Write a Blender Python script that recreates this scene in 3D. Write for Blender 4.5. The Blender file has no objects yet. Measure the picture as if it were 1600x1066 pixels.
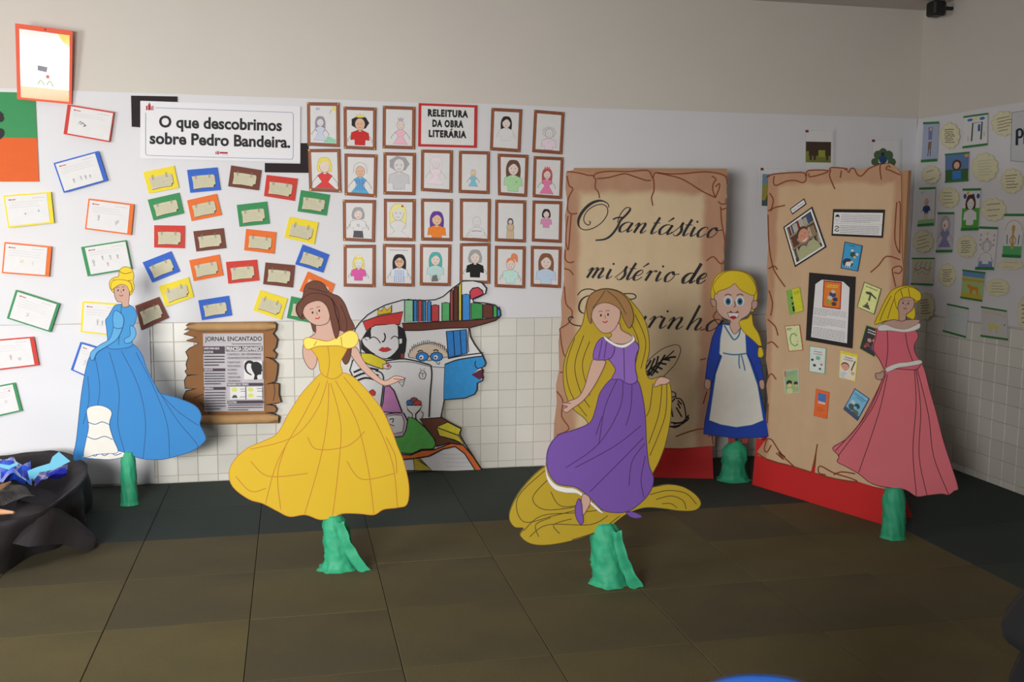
import bpy, bmesh, math, random
from mathutils import Vector, Matrix, noise
rnd = random.Random(7)
PI = math.pi
col = bpy.context.scene.collection
sc = bpy.context.scene

# ---------------------------------------------------------------- camera, world, lights, exposure
F, YAW, PITCH, ROLL = 1558.5, 0.2177, -0.1193, 0.0074
EYE = Vector((-4.2654, -6.2866, 1.6082))
_cy, _sy, _cp, _sp = math.cos(YAW), math.sin(YAW), math.cos(PITCH), math.sin(PITCH)
fw = Vector((_sy*_cp, _cy*_cp, _sp)); rt = Vector((_cy, -_sy, 0)); up = rt.cross(fw)
rt, up = math.cos(ROLL)*rt+math.sin(ROLL)*up, -math.sin(ROLL)*rt+math.cos(ROLL)*up
cam = bpy.data.objects.new('camera', bpy.data.cameras.new('camera')); col.objects.link(cam)
cam.matrix_world = Matrix((( rt.x, up.x, -fw.x, EYE.x), (rt.y, up.y, -fw.y, EYE.y), (rt.z, up.z, -fw.z, EYE.z), (0, 0, 0, 1)))
cam.data.sensor_width = 36; cam.data.lens = F/1600*36; cam.data.clip_start = .05
sc.camera = cam
w = bpy.data.worlds.new('world'); sc.world = w; w.use_nodes = True
w.node_tree.nodes['Background'].inputs[0].default_value = (.80, .86, 1, 1)
w.node_tree.nodes['Background'].inputs[1].default_value = .22
def area(name, loc, target, sx, sy, power, colr):
    l = bpy.data.lights.new(name, 'AREA'); l.shape = 'RECTANGLE'; l.size = sx; l.size_y = sy; l.energy = power; l.color = colr
    o = bpy.data.objects.new(name, l); col.objects.link(o); o.location = loc
    o.rotation_euler = (Vector(target)-Vector(loc)).to_track_quat('-Z', 'Y').to_euler(); return o
area('doorway_daylight', (-6.4, -8.6, 1.8), (-5.3, 0, 1.6), 2.4, 1.2, 520, (1, .985, .95))
area('left_side_fill', (-8.1, -3.3, 1.75), (-6.3, -.2, 1.3), 1.7, 1.2, 105, (1, .985, .96))  # added at the solid left wall to soften the figures' shadows
area('ceiling_fill', (-5.4, -3.4, 3.0), (-5.4, -3.2, 0), 1.6, .8, 10, (1, .95, .88))  # added weak fill below the ceiling, no fixture is modelled there
sc.view_settings.view_transform = 'Standard'; sc.view_settings.look = 'None'; sc.view_settings.gamma = 1
sc.view_settings.exposure = 0.2; sc.view_settings.use_curve_mapping = False

# ---------------------------------------------------------------- helpers
def lin(c):
    c /= 255
    return c/12.92 if c <= .04045 else ((c+.055)/1.055)**2.4
_M = {}
def mat(r, g, b, rough=.85, var=.06, scale=18, bump=.05, coat=0, bscale=60, name=None, metal=0):
    k = (r, g, b, rough, var, scale, bump, coat, metal)
    if k in _M: return _M[k]
    m = bpy.data.materials.new(name or 'paint_%d_%d_%d' % (r, g, b)); m.use_nodes = True
    nt = m.node_tree; n = nt.nodes; L = nt.links; p = n['Principled BSDF']
    p.inputs['Roughness'].default_value = rough; p.inputs['Coat Weight'].default_value = coat; p.inputs['Metallic'].default_value = metal
    p.inputs['Coat Roughness'].default_value = .08
    tc = n.new('ShaderNodeTexCoord'); no = n.new('ShaderNodeTexNoise'); no.inputs['Scale'].default_value = scale; no.inputs['Detail'].default_value = 4
    L.new(tc.outputs['Object'], no.inputs['Vector'])
    mx = n.new('ShaderNodeMix'); mx.data_type = 'RGBA'; c = [lin(x) for x in (r, g, b)]
    mx.inputs[6].default_value = [x*(1-var) for x in c]+[1]; mx.inputs[7].default_value = [min(1, x*(1+var)) for x in c]+[1]
    L.new(no.outputs['Fac'], mx.inputs[0]); L.new(mx.outputs[2], p.inputs['Base Color'])
    if bump:
        n2 = n.new('ShaderNodeTexNoise'); n2.inputs['Scale'].default_value = bscale; L.new(tc.outputs['Object'], n2.inputs['Vector'])
        bp = n.new('ShaderNodeBump'); bp.inputs['Strength'].default_value = bump; bp.inputs['Distance'].default_value = .01
        L.new(n2.outputs['Fac'], bp.inputs['Height']); L.new(bp.outputs[0], p.inputs['Normal'])
    _M[k] = m; return m
def ray(x, y): return (rt*((x-800)/F)-up*((y-533)/F)+fw)
def on_floor(x, y, z=0.):
    d = ray(x, y); return EYE+d*((z-EYE.z)/d.z)
class Plane:                                     # vertical plane standing at o, turned by rz; local x right, -y towards viewer, z up
    def __init__(s, o, rz=0):
        s.o = Vector(o); s.rz = rz; s.ax = Vector((math.cos(rz), math.sin(rz), 0)); s.ay = Vector((-math.sin(rz), math.cos(rz), 0))
    def uv(s, x, y, lift=0):
        d = ray(x, y); q = s.o-s.ay*lift; t = (q-EYE).dot(s.ay)/d.dot(s.ay); p = EYE+d*t-s.o
        return (p.dot(s.ax), p.z)
    def world(s, u, v, lift=0): return s.o+s.ax*u+Vector((0, 0, v))-s.ay*lift
def px_scale(pl, x, y):
    a = pl.uv(x, y); b = pl.uv(x+1, y); return math.hypot(a[0]-b[0], a[1]-b[1])
def props(o, label=None, cat=None, group=None, kind=None):
    for k, v in (('label', label), ('category', cat), ('group', group), ('kind', kind)):
        if v: o[k] = v
    return o
def thing(name, label, cat, pl, px=None, uv=None, lift=0, group=None, kind=None):
    o = bpy.data.objects.new(name, None); o.empty_display_size = .05; col.objects.link(o)
    u, v = uv if uv else pl.uv(px[0], px[1], lift)
    o.location = pl.world(u, v, lift); o.rotation_euler = (0, 0, pl.rz); props(o, label, cat, group, kind)
    o_map = lambda x, y: (lambda a: (a[0]-u, a[1]-v))(pl.uv(x, y, lift))
    return o, o_map
def quadmap(pm, c, W=100., H=140.):              # (x,y) in a W x H sheet, y down -> local (x,z); c = px corners TL TR BR BL
    P = [pm(*q) for q in c]
    def f(x, y):
        s, t = x/W, y/H
        return tuple(P[0][i]*(1-s)*(1-t)+P[1][i]*s*(1-t)+P[2][i]*s*t+P[3][i]*(1-s)*t for i in (0, 1))
    return f
def crm(x0, y0, s): return lambda pts: [(x0+p[0]/s, y0+p[1]/s) for p in pts]
def smooth(pts, closed=False, n=5):
    N = len(pts); out = []
    if N < 3: return list(pts)
    for i in range(N if closed else N-1):
        g = (lambda k: pts[k % N]) if closed else (lambda k: pts[max(0, min(N-1, k))])
        a, b, c, d = g(i-1), g(i), g(i+1), g(i+2)
        for k in range(n):
            t = k/n
            out.append(tuple(.5*(2*b[j]+(c[j]-a[j])*t+(2*a[j]-5*b[j]+4*c[j]-d[j])*t*t+(3*b[j]-a[j]-3*c[j]+d[j])*t**3) for j in (0, 1)))
    if not closed: out.append(pts[-1])
    return out
def link(name, me, parent=None, **k):
    o = bpy.data.objects.new(name, me); col.objects.link(o); o.parent = parent; props(o, **k); return o
_TXT = {}
def text_mesh(s, bold=0., sp=1.):
    if (s, bold, sp) in _TXT: return _TXT[(s, bold, sp)]
    cu = bpy.data.curves.new('lettering', 'FONT'); cu.body = s; cu.offset = bold; cu.space_character = sp; cu.resolution_u = 3; cu.fill_mode = 'FRONT'
    o = bpy.data.objects.new('lettering', cu); col.objects.link(o)
    me = bpy.data.meshes.new_from_object(o.evaluated_get(bpy.context.evaluated_depsgraph_get()))
    vs = [(v.co.x, v.co.y) for v in me.vertices]; fs = [list(p.vertices) for p in me.polygons]
    bpy.data.objects.remove(o); bpy.data.meshes.remove(me); bpy.data.curves.remove(cu)
    _TXT[(s, bold, sp)] = (vs, fs); return vs, fs
class Art:                                       # collects flat pieces, strokes and lettering of one sheet, in map units
    def __init__(s, mp, lift=0.): s.m = mp; s.y = lift; s.v = []; s.f = []; s.fm = []; s.mats = []
    def mi(s, m):
        if m not in s.mats: s.mats.append(m)
        return s.mats.index(m)
    def poly(s, pts, m, t=0., y=None):
        P = [s.m(*p) for p in pts]
        if sum(P[i][0]*P[(i+1) % len(P)][1]-P[(i+1) % len(P)][0]*P[i][1] for i in range(len(P))) < 0: P.reverse()
        if y is None: s.y += .00003; y0 = s.y
        else: y0 = y
        n = len(P); b = len(s.v); k = s.mi(m)
        s.v += [(p[0], -(y0+t), p[1]) for p in P]; s.f.append(list(range(b, b+n))); s.fm.append(k)
        if t > 0:
            s.v += [(p[0], -y0, p[1]) for p in P]
            s.f.append([b+n+i for i in reversed(range(n))]); s.fm.append(k)
            for i in range(n):
                j = (i+1) % n; s.f.append([b+i, b+n+i, b+n+j, b+j]); s.fm.append(k)
            if y is None: s.y += t
        return s
    def rect(s, x0, y0, x1, y1, m, t=0.): return s.poly([(x0, y0), (x1, y0), (x1, y1), (x0, y1)], m, t)
    def disc(s, x, y, rx, m, ry=None, n=16, t=0.):
        ry = ry or rx; return s.poly([(x+rx*math.cos(2*PI*i/n), y+ry*math.sin(2*PI*i/n)) for i in range(n)], m, t)
    def stroke(s, pts, w, m, sm=True, closed=False, pen=None, n=5):
        if sm: pts = smooth(pts, closed, n)
        if closed: pts = list(pts)+[pts[0]]
        s.y += .00003; k = s.mi(m); N = len(pts); L = []; R = []
        for i, p in enumerate(pts):
            a = pts[max(0, i-1)]; b = pts[min(N-1, i+1)]
            if closed and i in (0, N-1): a = pts[-2]; b = pts[1]
            dx, dy = b[0]-a[0], b[1]-a[1]; l = math.hypot(dx, dy) or 1; dx /= l; dy /= l
            ww = w
            if pen: ww = pen(dx, dy, i/(N-1))
            L.append(s.m(p[0]+dy*ww/2, p[1]-dx*ww/2)); R.append(s.m(p[0]-dy*ww/2, p[1]+dx*ww/2))
        b = len(s.v)
        for i in range(N): s.v += [(L[i][0], -s.y, L[i][1]), (R[i][0], -s.y, R[i][1])]
        for i in range(N-1):
            s.f.append([b+2*i, b+2*i+1, b+2*i+3, b+2*i+2]); s.fm.append(k)
        return s
    def outline(s, pts, m, lw, lm, sm=False, t=0.):
        if sm: pts = smooth(pts, True, 4)
        s.poly(pts, m, t); s.stroke(pts, lw, lm, sm=False, closed=True); return s
    def text(s, st, x, y, h, m, w=None, bold=0., shear=0., rot=0., align='l', sp=1.):
        vs, fs = text_mesh(st, bold, sp); s.y += .00003; k = s.mi(m)
        x0 = min(v[0] for v in vs); x1 = max(v[0] for v in vs)
        sy = h/.72; sx = sy if w is None else w/(x1-x0); W = (x1-x0)*sx
        ox = {'l': 0, 'c': -W/2, 'r': -W}[align]; b = len(s.v); c, q = math.cos(rot), math.sin(rot)
        for v in vs:
            a = (v[0]-x0)*sx+ox+shear*v[1]*sy; d = -v[1]*sy
            P = s.m(x+a*c-d*q, y+a*q+d*c); s.v.append((P[0], -s.y, P[1]))
        for f in fs: s.f.append([b+i for i in f]); s.fm.append(k)
        return s
    def scribble(s, x0, x1, y, m, w=.8, amp=1., rot=0., step=2.2):   # a line of illegible handwriting
        pts = []; x = x0
        while x < x1: pts.append((x, y+(x-x0)*rot+rnd.uniform(-amp, amp))); x += step*rnd.uniform(.6, 1.3)
        if len(pts) > 2: s.stroke(pts, w, m, sm=False)
        return s
    def dashes(s, x0, x1, y, m, h=1.4, rot=0.):                     # a line of print too small to read
        x = x0
        while x < x1-1:
            q = min(x1, x+rnd.uniform(3, 9)); s.poly([(x, y+(x-x0)*rot), (q, y+(q-x0)*rot), (q, y+h+(q-x0)*rot), (x, y+h+(x-x0)*rot)], m); x = q+rnd.uniform(1, 1.8)
        return s
    def build(s, name, parent=None, **k):
        me = bpy.data.meshes.new(name); me.from_pydata(s.v, [], s.f)
        for m in s.mats: me.materials.append(m)
        me.polygons.foreach_set('material_index', s.fm); me.update()
        return link(name, me, parent, **k)
class Boxes:
    def __init__(s): s.v = []; s.f = []; s.fm = []; s.mats = []
    def hexa(s, c, m):                           # 8 corners: bottom 4 ccw, top 4 ccw
        b = len(s.v); s.v += [tuple(p) for p in c]
        if m not in s.mats: s.mats.append(m)
        for f in ((3, 2, 1, 0), (4, 5, 6, 7), (0, 1, 5, 4), (1, 2, 6, 5), (2, 3, 7, 6), (3, 0, 4, 7)):
            s.f.append([b+i for i in f]); s.fm.append(s.mats.index(m))
        return s
    def box(s, x0, y0, z0, x1, y1, z1, m): return s.hexa([(x0, y0, z0), (x1, y0, z0), (x1, y1, z0), (x0, y1, z0), (x0, y0, z1), (x1, y0, z1), (x1, y1, z1), (x0, y1, z1)], m)
    def build(s, name, parent=None, bevel=0, **k):
        me = bpy.data.meshes.new(name); me.from_pydata(s.v, [], s.f)
        for m in s.mats: me.materials.append(m)
        me.polygons.foreach_set('material_index', s.fm)
        if bevel:
            bm = bmesh.new(); bm.from_mesh(me); bmesh.ops.bevel(bm, geom=bm.edges[:], offset=bevel, segments=1, affect='EDGES'); bm.to_mesh(me); bm.free()
        me.update(); return link(name, me, parent, **k)
def surf(name, rows, m, parent=None, closed=False, smoothf=True, loc=None, mods=(), **k):   # lofted surface through rows of points
    nv = len(rows[0]); v = [tuple(p) for r in rows for p in r]; f = []
    for i in range(len(rows)-1):
        for j in range(nv if closed else nv-1):
            a = i*nv+j; b = i*nv+(j+1) % nv; f.append([a, b, b+nv, a+nv])
    me = bpy.data.meshes.new(name); me.from_pydata(v, [], f); me.materials.append(m)
    me.polygons.foreach_set('use_smooth', [smoothf]*len(f)); me.update(); o = link(name, me, parent, **k)
    if loc: o.location = loc
    return o
def tube(name, pts, r, m, parent=None, n=8, **k):
    rows = []
    for i, p in enumerate(pts):
        a = Vector(pts[max(0, i-1)]); b = Vector(pts[min(len(pts)-1, i+1)]); d = (b-a).normalized()
        u = d.orthogonal().normalized(); w_ = d.cross(u); rr = r[i] if isinstance(r, (list, tuple)) else r
        rows.append([Vector(p)+u*rr*math.cos(2*PI*j/n)+w_*rr*math.sin(2*PI*j/n) for j in range(n)])
    return surf(name, rows, m, parent, True, **k)
def nz(*p): return noise.noise(Vector(p))

WHITE = mat(226, 225, 226, .8); INK = mat(28, 26, 30, .7, .02); GREY = mat(150, 150, 156, .8); PALE = mat(186, 186, 192, .8); LOGO = mat(170, 40, 48, .8)
# ---------------------------------------------------------------- room shell
wall_paint = mat(214, 208, 200, .9, .03, 3, .03, bscale=140, name='wall_paint')
rear_paint = mat(112, 116, 124, .9, .03, 3, .03, name='rear_wall_paint')  # grey chosen for the unseen walls to cut bounced light
ceil_paint = mat(205, 196, 190, .95, .03, 2, .02, name='ceiling_paint')
HC = 3.0657
b = Boxes(); b.box(-8.2, 0, -.05, .12, .15, HC, wall_paint); wall_back = b.build('wall_back', kind='structure')
b = Boxes(); b.box(0, -9, -.05, .14, 0, HC, wall_paint); wall_right = b.build('wall_right', kind='structure')
b = Boxes(); b.box(-8.35, -9, -.05, -8.2, .15, HC, rear_paint); b.build('wall_left', kind='structure')
b = Boxes(); b.box(-8.35, -9, HC, .14, .15, HC+.12, ceil_paint); b.build('ceiling', kind='structure')
b = Boxes(); b.box(-8.35, -9, -.12, .14, .15, -.028, mat(40, 40, 40)); floor = b.build('floor', kind='structure')
# unseen rear wall, its wide doorway sized to cut the daylight above and rightward
b = Boxes(); b.box(-8.2, -7.0, -.03, -8.0, -6.9, HC, rear_paint); b.box(-4.9, -7.0, -.03, 0, -6.9, HC, rear_paint); b.box(-8.0, -7.0, 2.05, -4.9, -6.9, HC, rear_paint); b.build('wall_rear', kind='structure')

def tile_material():
    m = mat(222, 220, 212, .28, .015, 2, 0, name='glazed_tile'); n = m.node_tree.nodes; L = m.node_tree.links
    oi = n.new('ShaderNodeObjectInfo'); mr = n.new('ShaderNodeMapRange'); mr.inputs[3].default_value = .93; mr.inputs[4].default_value = 1.03
    vm = n.new('ShaderNodeVectorMath'); vm.operation = 'SCALE'; L.new(oi.outputs['Random'], mr.inputs[0]); p = n['Principled BSDF']
    src = p.inputs['Base Color'].links[0].from_socket; L.new(src, vm.inputs[0]); L.new(mr.outputs[0], vm.inputs['Scale']); L.new(vm.outputs[0], p.inputs['Base Color']); return m
tile_m = tile_material(); grout = mat(188, 180, 168, .9, .1, 8)
TZ, TS = .988, .118
def tile_mesh(w_, h_):
    t, e = .006, .0022
    v = [(0, 0, 0), (w_, 0, 0), (w_, 0, h_), (0, 0, h_), (e, -t, e), (w_-e, -t, e), (w_-e, -t, h_-e), (e, -t, h_-e), (0, -t+e, 0), (w_, -t+e, 0), (w_, -t+e, h_), (0, -t+e, h_)]
    f = [(4, 5, 6, 7)]+[(i, (i+1) % 4, 8+(i+1) % 4, 8+i) for i in range(4)]+[(8+i, 8+(i+1) % 4, 4+(i+1) % 4, 4+i) for i in range(4)]
    me = bpy.data.meshes.new('wall_tile'); me.from_pydata(v, [], f); me.materials.append(tile_m); me.update(); return me
tm_full, tm_half = tile_mesh(TS-.0035, TS-.0035), tile_mesh(TS-.0035, .0415)
def tiles(wall, x0, cols, place, single):
    stuff = []
    for i in range(cols):
        for j in range(9):
            z = TZ-(j+1)*TS+.00175 if j < 8 else .001
            me = tm_half if j == 8 else tm_full
            if single(x0+i*TS):
                o = link('wall_tile', me, wall); o.matrix_world = place(x0+i*TS+.00175, z, rnd.uniform(-.0006, .0006))
            else: stuff.append((x0+i*TS+.00175, z, me))
    if stuff:
        v = []; f = []
        for x, z, me in stuff:
            M = place(x, z, 0); b0 = len(v); v += [tuple(M @ q.co) for q in me.vertices]; f += [[b0+k for k in p.vertices] for p in me.polygons]
        me = bpy.data.meshes.new('wall_tiles'); me.from_pydata(v, [], f); me.materials.append(tile_m); me.update(); link('wall_tiles', me, wall, kind='stuff')
xa = -2.9616-19*TS
tiles(wall_back, xa, 44, lambda x, z, r: Matrix.Translation((x, r-.002, z)), lambda x: x < -2.45 or -1.95 < x < -1.1)
Rz = Matrix.Rotation(-PI/2, 4, 'Z')
tiles(wall_right, .002, 30, lambda x, z, r: Matrix.Translation((r-.002, -x, z)) @ Rz, lambda x: x < 1.7)
b = Boxes(); b.box(-6.2, -.0035, -.02, 0, 0, TZ, grout); b.build('grout_bed', wall_back)
b = Boxes(); b.box(-.0035, -4, -.02, 0, 0, TZ, grout); b.build('grout_bed', wall_right)

def mat_rubber(name, c1, c2):
    m = mat(*c1, .93, .1, 260, .35, bscale=420, name=name); n = m.node_tree.nodes; L = m.node_tree.links; p = n['Principled BSDF']
    src = p.inputs['Base Color'].links[0].from_socket
    tc = n.new('ShaderNodeTexCoord'); no = n.new('ShaderNodeTexNoise'); no.inputs['Scale'].default_value = 2.2; no.inputs['Detail'].default_value = 6; L.new(tc.outputs['Object'], no.inputs[0])
    oi = n.new('ShaderNodeObjectInfo'); ad = n.new('ShaderNodeMath'); ad.operation = 'MULTIPLY_ADD'; ad.inputs[1].default_value = .35; L.new(oi.outputs['Random'], ad.inputs[0]); L.new(no.outputs['Fac'], ad.inputs[2])
    rp = n.new('ShaderNodeMapRange'); rp.inputs[1].default_value = .45; rp.inputs[2].default_value = .95; L.new(ad.outputs[0], rp.inputs[0])
    mx = n.new('ShaderNodeMix'); mx.data_type = 'RGBA'; mx.inputs[7].default_value = [lin(x) for x in c2]+[1]; L.new(rp.outputs[0], mx.inputs[0]); L.new(src, mx.inputs[6])
    L.new(mx.outputs[2], p.inputs['Base Color']); return m
brown_rub = mat_rubber('brown_rubber', (76, 68, 46), (96, 86, 50)); green_rub = mat_rubber('green_rubber', (42, 52, 49), (48, 60, 54))
MX, MY = .5575, .5675
def mat_mesh(m):
    b = Boxes(); b.box(.0011, .0011, -.028, MX-.0011, MY-.0011, 0, m); o = b.build('rubber_mat', bevel=.0022); me = o.data; bpy.data.objects.remove(o); return me
mb, mg = mat_mesh(brown_rub), mat_mesh(green_rub)
for i in range(-7, 7):
    for j in range(-2, 8):
        x = -3.8986+i*MX; y = -1.1425-(j+1)*MY
        if x > -.05: continue
        o = link('rubber_mat', mg if (j < 0 or i >= 5) else mb, floor); o.location = (x, y+.0, rnd.uniform(-.0015, .0))

# ---------------------------------------------------------------- paper hung on the walls
kraft_white = mat(222, 222, 226, .75, .03, 3, .25, bscale=5, name='white_paper')
WB = Plane((0, 0, 0)); WR = Plane((0, 0, 0), -PI/2)
def paper(name, label, pl, u0, u1, ztop, zbot, lift, amp, seed, group=None, billow=0.):
    nu = int((u1-u0)/.035); nv_ = 60; rows = []
    for j in range(nv_+1):
        r = []
        for i in range(nu+1):
            u = u0+(u1-u0)*i/nu; a, c = ztop(u), zbot(u); z = a+(c-a)*j/nv_
            d = amp*(.5+.5*nz(u*1.3+seed, z*2.6-u*.8, seed))+.35*amp*abs(nz(u*5, z*3+u*2, seed+3))
            d += billow*max(0, 1-z/1.1)*(.5+.5*math.sin(z*9+u*4+2*nz(u, z, 5)))
            e = min(1, j/3, (nv_-j)/3+.3)
            r.append((u-u0, -(d*e), z))
        rows.append(r)
    o = surf(name, rows, kraft_white, label=label, cat='paper', group=group)
    o.location = pl.world(u0, 0, lift); o.rotation_euler = (0, 0, pl.rz); return o
uL = WB.uv(237, 600)[0]
paper('paper_sheet', 'long white paper sheet hanging to the floor behind blue gown cutout', WB, -6.6, uL, lambda u: .985, lambda u: .012,   .0085, .006, 1., billow=.02)
paper('paper_sheet', 'wide white paper covering back wall behind the framed drawings', WB, -6.6, -.012, lambda u: 2.337+.006*nz(u*1.5, 1, 2), lambda u: .99+.004*nz(u*2, 4, 2), .008, .005, 2.)
paper('paper_sheet', 'white paper covering right wall behind cloud notes and green striped drawings', WR, .012, 3.2, lambda u: 2.335+.006*nz(u*1.5, 9, 2), lambda u: 1.0+.012*nz(u*2, 7, 2)-.02*max(0, u-1), .008, .006, 5.)
CARD = .02

# ---------------------------------------------------------------- things on the back wall
CLR = dict(yellow=(238, 216, 50), blue=(44, 98, 200), brown=(112, 58, 44), red=(206, 56, 44), green=(50, 142, 84), orange=(232, 112, 40))
CM = {k: mat(*v, .7, .04, 10, .04) for k, v in CLR.items()}
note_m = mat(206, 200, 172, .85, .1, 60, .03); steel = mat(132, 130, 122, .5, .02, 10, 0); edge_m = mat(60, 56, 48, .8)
K3 = crm(200, 140, 2.962); K4 = crm(470, 140, 3.331); K5 = crm(540, 430, 3.229)
def clip_card(colr, c, label, lift=CARD):
    t, pm = thing('note_card', label, 'card', WB, px=(sum(p[0] for p in c)/4, max(p[1] for p in c)), lift=lift, group='coloured cards with clipped notes')
    q = quadmap(pm, c, 140, 105)
    Art(q).rect(0, 0, 140, 105, CM[colr], .0012).build('backing_card', t)
    a = Art(q, .003); P = [(17, 32), (60, 30), (118, 31), (122, 40), (121, 76), (112, 78), (110, 89), (60, 87), (18, 90), (20, 60)]
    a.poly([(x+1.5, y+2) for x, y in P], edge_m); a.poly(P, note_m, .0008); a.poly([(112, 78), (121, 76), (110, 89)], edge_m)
    for k in range(5): a.scribble(26, rnd.uniform(80, 112), 44+k*8.5, GREY, .7, .9, 0, 3)
    a.build('clipped_note', t)
    for x in (36, 98):
        a = Art(q, .0052); a.stroke([(x-3, 44), (x-3, 27), (x, 22), (x+3, 27), (x+3, 42), (x, 45), (x-1.5, 40), (x-1, 30)], 1.5, steel, n=3); a.build('paper_clip', t)
CC = [
 ('yellow', [(70,383),(213,352),(236,455),(97,481)], 'yellow card with clipped note, first in the top row under the printed title'),
 ('blue', [(273,372),(413,360),(429,465),(288,478)], 'blue card with clipped note in the top row, between yellow and brown cards'),
 ('brown', [(477,351),(618,373),(605,467),(463,448)], 'brown card with clipped note, highest brown one, just under the printed title'),
 ('red', [(641,395),(785,412),(771,516),(629,493)], 'red card with clipped note, highest red one, below the black corner strip'),
 ('green', [(91,510),(237,477),(259,573),(118,606)], 'green card with clipped note, leftmost green one, below the top yellow card'),
 ('orange', [(273,513),(410,482),(434,581),(294,609)], 'orange card with clipped note, highest orange one, below the top blue card'),
 ('green', [(503,534),(643,518),(656,621),(516,635)], 'green card with clipped note in the middle of the card cluster'),
 ('green', [(800,465),(935,487),(919,584),(784,564)], 'green card with clipped note right under a framed drawing of yellow hair'),
 ('red', [(121,628),(263,630),(262,735),(121,731)], 'level red card with clipped note, leftmost red one'),
 ('brown', [(302,656),(442,641),(455,734),(316,750)], 'brown card with clipped note, right beside the leftmost red card'),
 ('orange', [(546,645),(687,660),(677,761),(537,744)], 'orange card with clipped note below the middle green card'),
 ('yellow', [(746,588),(881,615),(862,717),(723,685)], 'yellow card with clipped note, rightmost yellow one, left of the framed drawings'),
 ('blue', [(67,800),(200,748),(241,842),(112,893)], 'strongly tilted blue card with clipped note, leftmost blue one'),
 ('orange', [(283,790),(423,763),(441,861),(304,887)], 'orange card with clipped note between the tilted blue card and a red card'),
 ('red', [(453,798),(596,787),(607,884),(464,899)], 'red card with clipped note, lowest red one'),
 ('brown', [(636,800),(773,813),(763,917),(625,901)], 'brown card with clipped note, right beside the lowest red card'),
 ('blue', [(808,717),(931,764),(903,848),(773,809)], 'blue card with clipped note, rightmost blue one, above the yellow gown cutout'),
 ('orange', [(832,842),(957,900),(928,985),(793,932)], 'orange card partly hidden behind the brown hair of the yellow gown cutout'),
 ('yellow', [(142,911),(280,868),(305,960),(175,1006)], 'yellow card with clipped note, above the tilted brown card by the blue gown'),
 ('blue', [(325,976),(466,954),(481,1046),(342,1068)], 'blue card with clipped note, lowest blue one, above the wooden newspaper board'),
 ('yellow', [(612,928),(738,968),(709,1066),(579,1022)], 'yellow card with clipped note, lowest yellow one, left of the yellow gown head')]
for i, (cn, c, lb) in enumerate(CC): clip_card(cn, K3(c), lb, .0165 if i in (7,) else CARD)
clip_card('green', [(455,463),(497,472),(491,506),(448,497)], 'green card mostly hidden behind the head of the yellow gown cutout')
clip_card('brown', [(211,478),(248.5,464),(264,496.5),(220.7,516)], 'tilted brown card with clipped note, beside the blue gown cutout shoulder')

tint = lambda r, g, b: mat(r, g, b, .85, .12, 90, 0)
def worksheet(colr, c, label, thick, draw, px=None):
    t, pm = thing('worksheet', label, 'worksheet', WB, px=px or (sum(p[0] for p in c)/4, max(p[1] for p in c)), lift=.034, group='framed worksheets on the left paper')
    q = quadmap(pm, c, 150, 105); Art(q).rect(0, 0, 150, 105, CM[colr], .0015).build('backing_card', t)
    x0, x1 = (12, 147) if thick == 'l' else ((5, 137) if thick == 'r' else (8, 141))
    a = Art(q, .003); a.rect(x0, 5, x1, 100, WHITE, .0006); a.rect(x0+10, 14, x0+16, 18, LOGO); a.rect(x0+17, 15, x0+32, 17.5, LOGO)
    a.dashes(x1-48, x1-10, 15, GREY, 1)
    for k in range(draw[0]): a.scribble(x0+10, x1-10-rnd.uniform(0, 20), 26+k*8, PALE, .8, 1.1)
    for d in draw[1:]: d(a, x0)
    a.build('sheet', t); return t
def figs(*spec):                                                    # small child sketches: (x,y,size,colour)
    def f(a, x0):
        for x, y, s_, m in spec:
            a.stroke([(x+s_*.3*math.cos(k), y+s_*.3*math.sin(k)) for k in (0, 1.2, 2.5, 3.8, 5)], 1, m, closed=True)
            a.stroke([(x, y+s_*.3), (x, y+s_), (x-s_*.3, y+s_*1.5)], 1, m, sm=False); a.stroke([(x, y+s_), (x+s_*.3, y+s_*1.5)], 1, m, sm=False); a.stroke([(x-s_*.4, y+s_*.5), (x+s_*.4, y+s_*.6)], 1, m, sm=False)
    return f
def blob(x, y, s_, m): return lambda a, x0: [a.stroke([(x+rnd.uniform(-s_, s_), y+rnd.uniform(-s_, s_)) for _ in range(7)], 1.2, m, sm=False) for _ in range(2)]
K6 = crm(0, 160, 4.845); K7 = crm(0, 360, 3.555); DG = mat(80, 80, 84, .8)
worksheet('red', K6([(512,15),(865,73),(830,303),(481,240)]), 'red bordered worksheet below the tall glossy laminated drawing', 'l', (2, blob(50, 58, 9, DG), blob(64, 62, 6, DG)))
worksheet('blue', K6([(405,460),(745,367),(815,592),(483,686)]), 'blue bordered worksheet tilted, beside the orange and green banner', 'r', (3, figs((45, 70, 8, DG), (70, 68, 7, tint(90,130,150)), (85, 70, 7, DG), (100, 72, 5, DG))))
worksheet('yellow', K6([(25,705),(385,678),(410,913),(62,950)]), 'yellow bordered worksheet with little blue mark, under the orange banner', 'r', (3, blob(105, 58, 4, tint(110,180,220)), blob(62, 66, 2.5, DG)))
worksheet('orange', K6([(670,728),(1015,772),(993,1006),(643,960)]), 'orange bordered worksheet with a grey figure, left of the small clipped cards', 'r', (3, figs((40, 55, 10, DG)), blob(100, 70, 10, PALE)))
worksheet('orange', K7([(25,65),(287,90),(273,258),(10,238)]), 'orange bordered worksheet with faint yellow drawing, near the photo left edge', 'r', (3, blob(60, 60, 7, tint(226,214,150)), figs((95, 60, 8, tint(210,190,180)))))
worksheet('green', K7([(450,93),(700,54),(733,215),(487,256)]), 'green bordered worksheet with black figures, above the blue gown cutout head', 'l', (2, figs((30, 55, 12, INK), (62, 44, 8, DG), (88, 46, 9, mat(70,130,140,.8)), (112, 48, 8, DG), (75, 70, 7, LOGO))))
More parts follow.
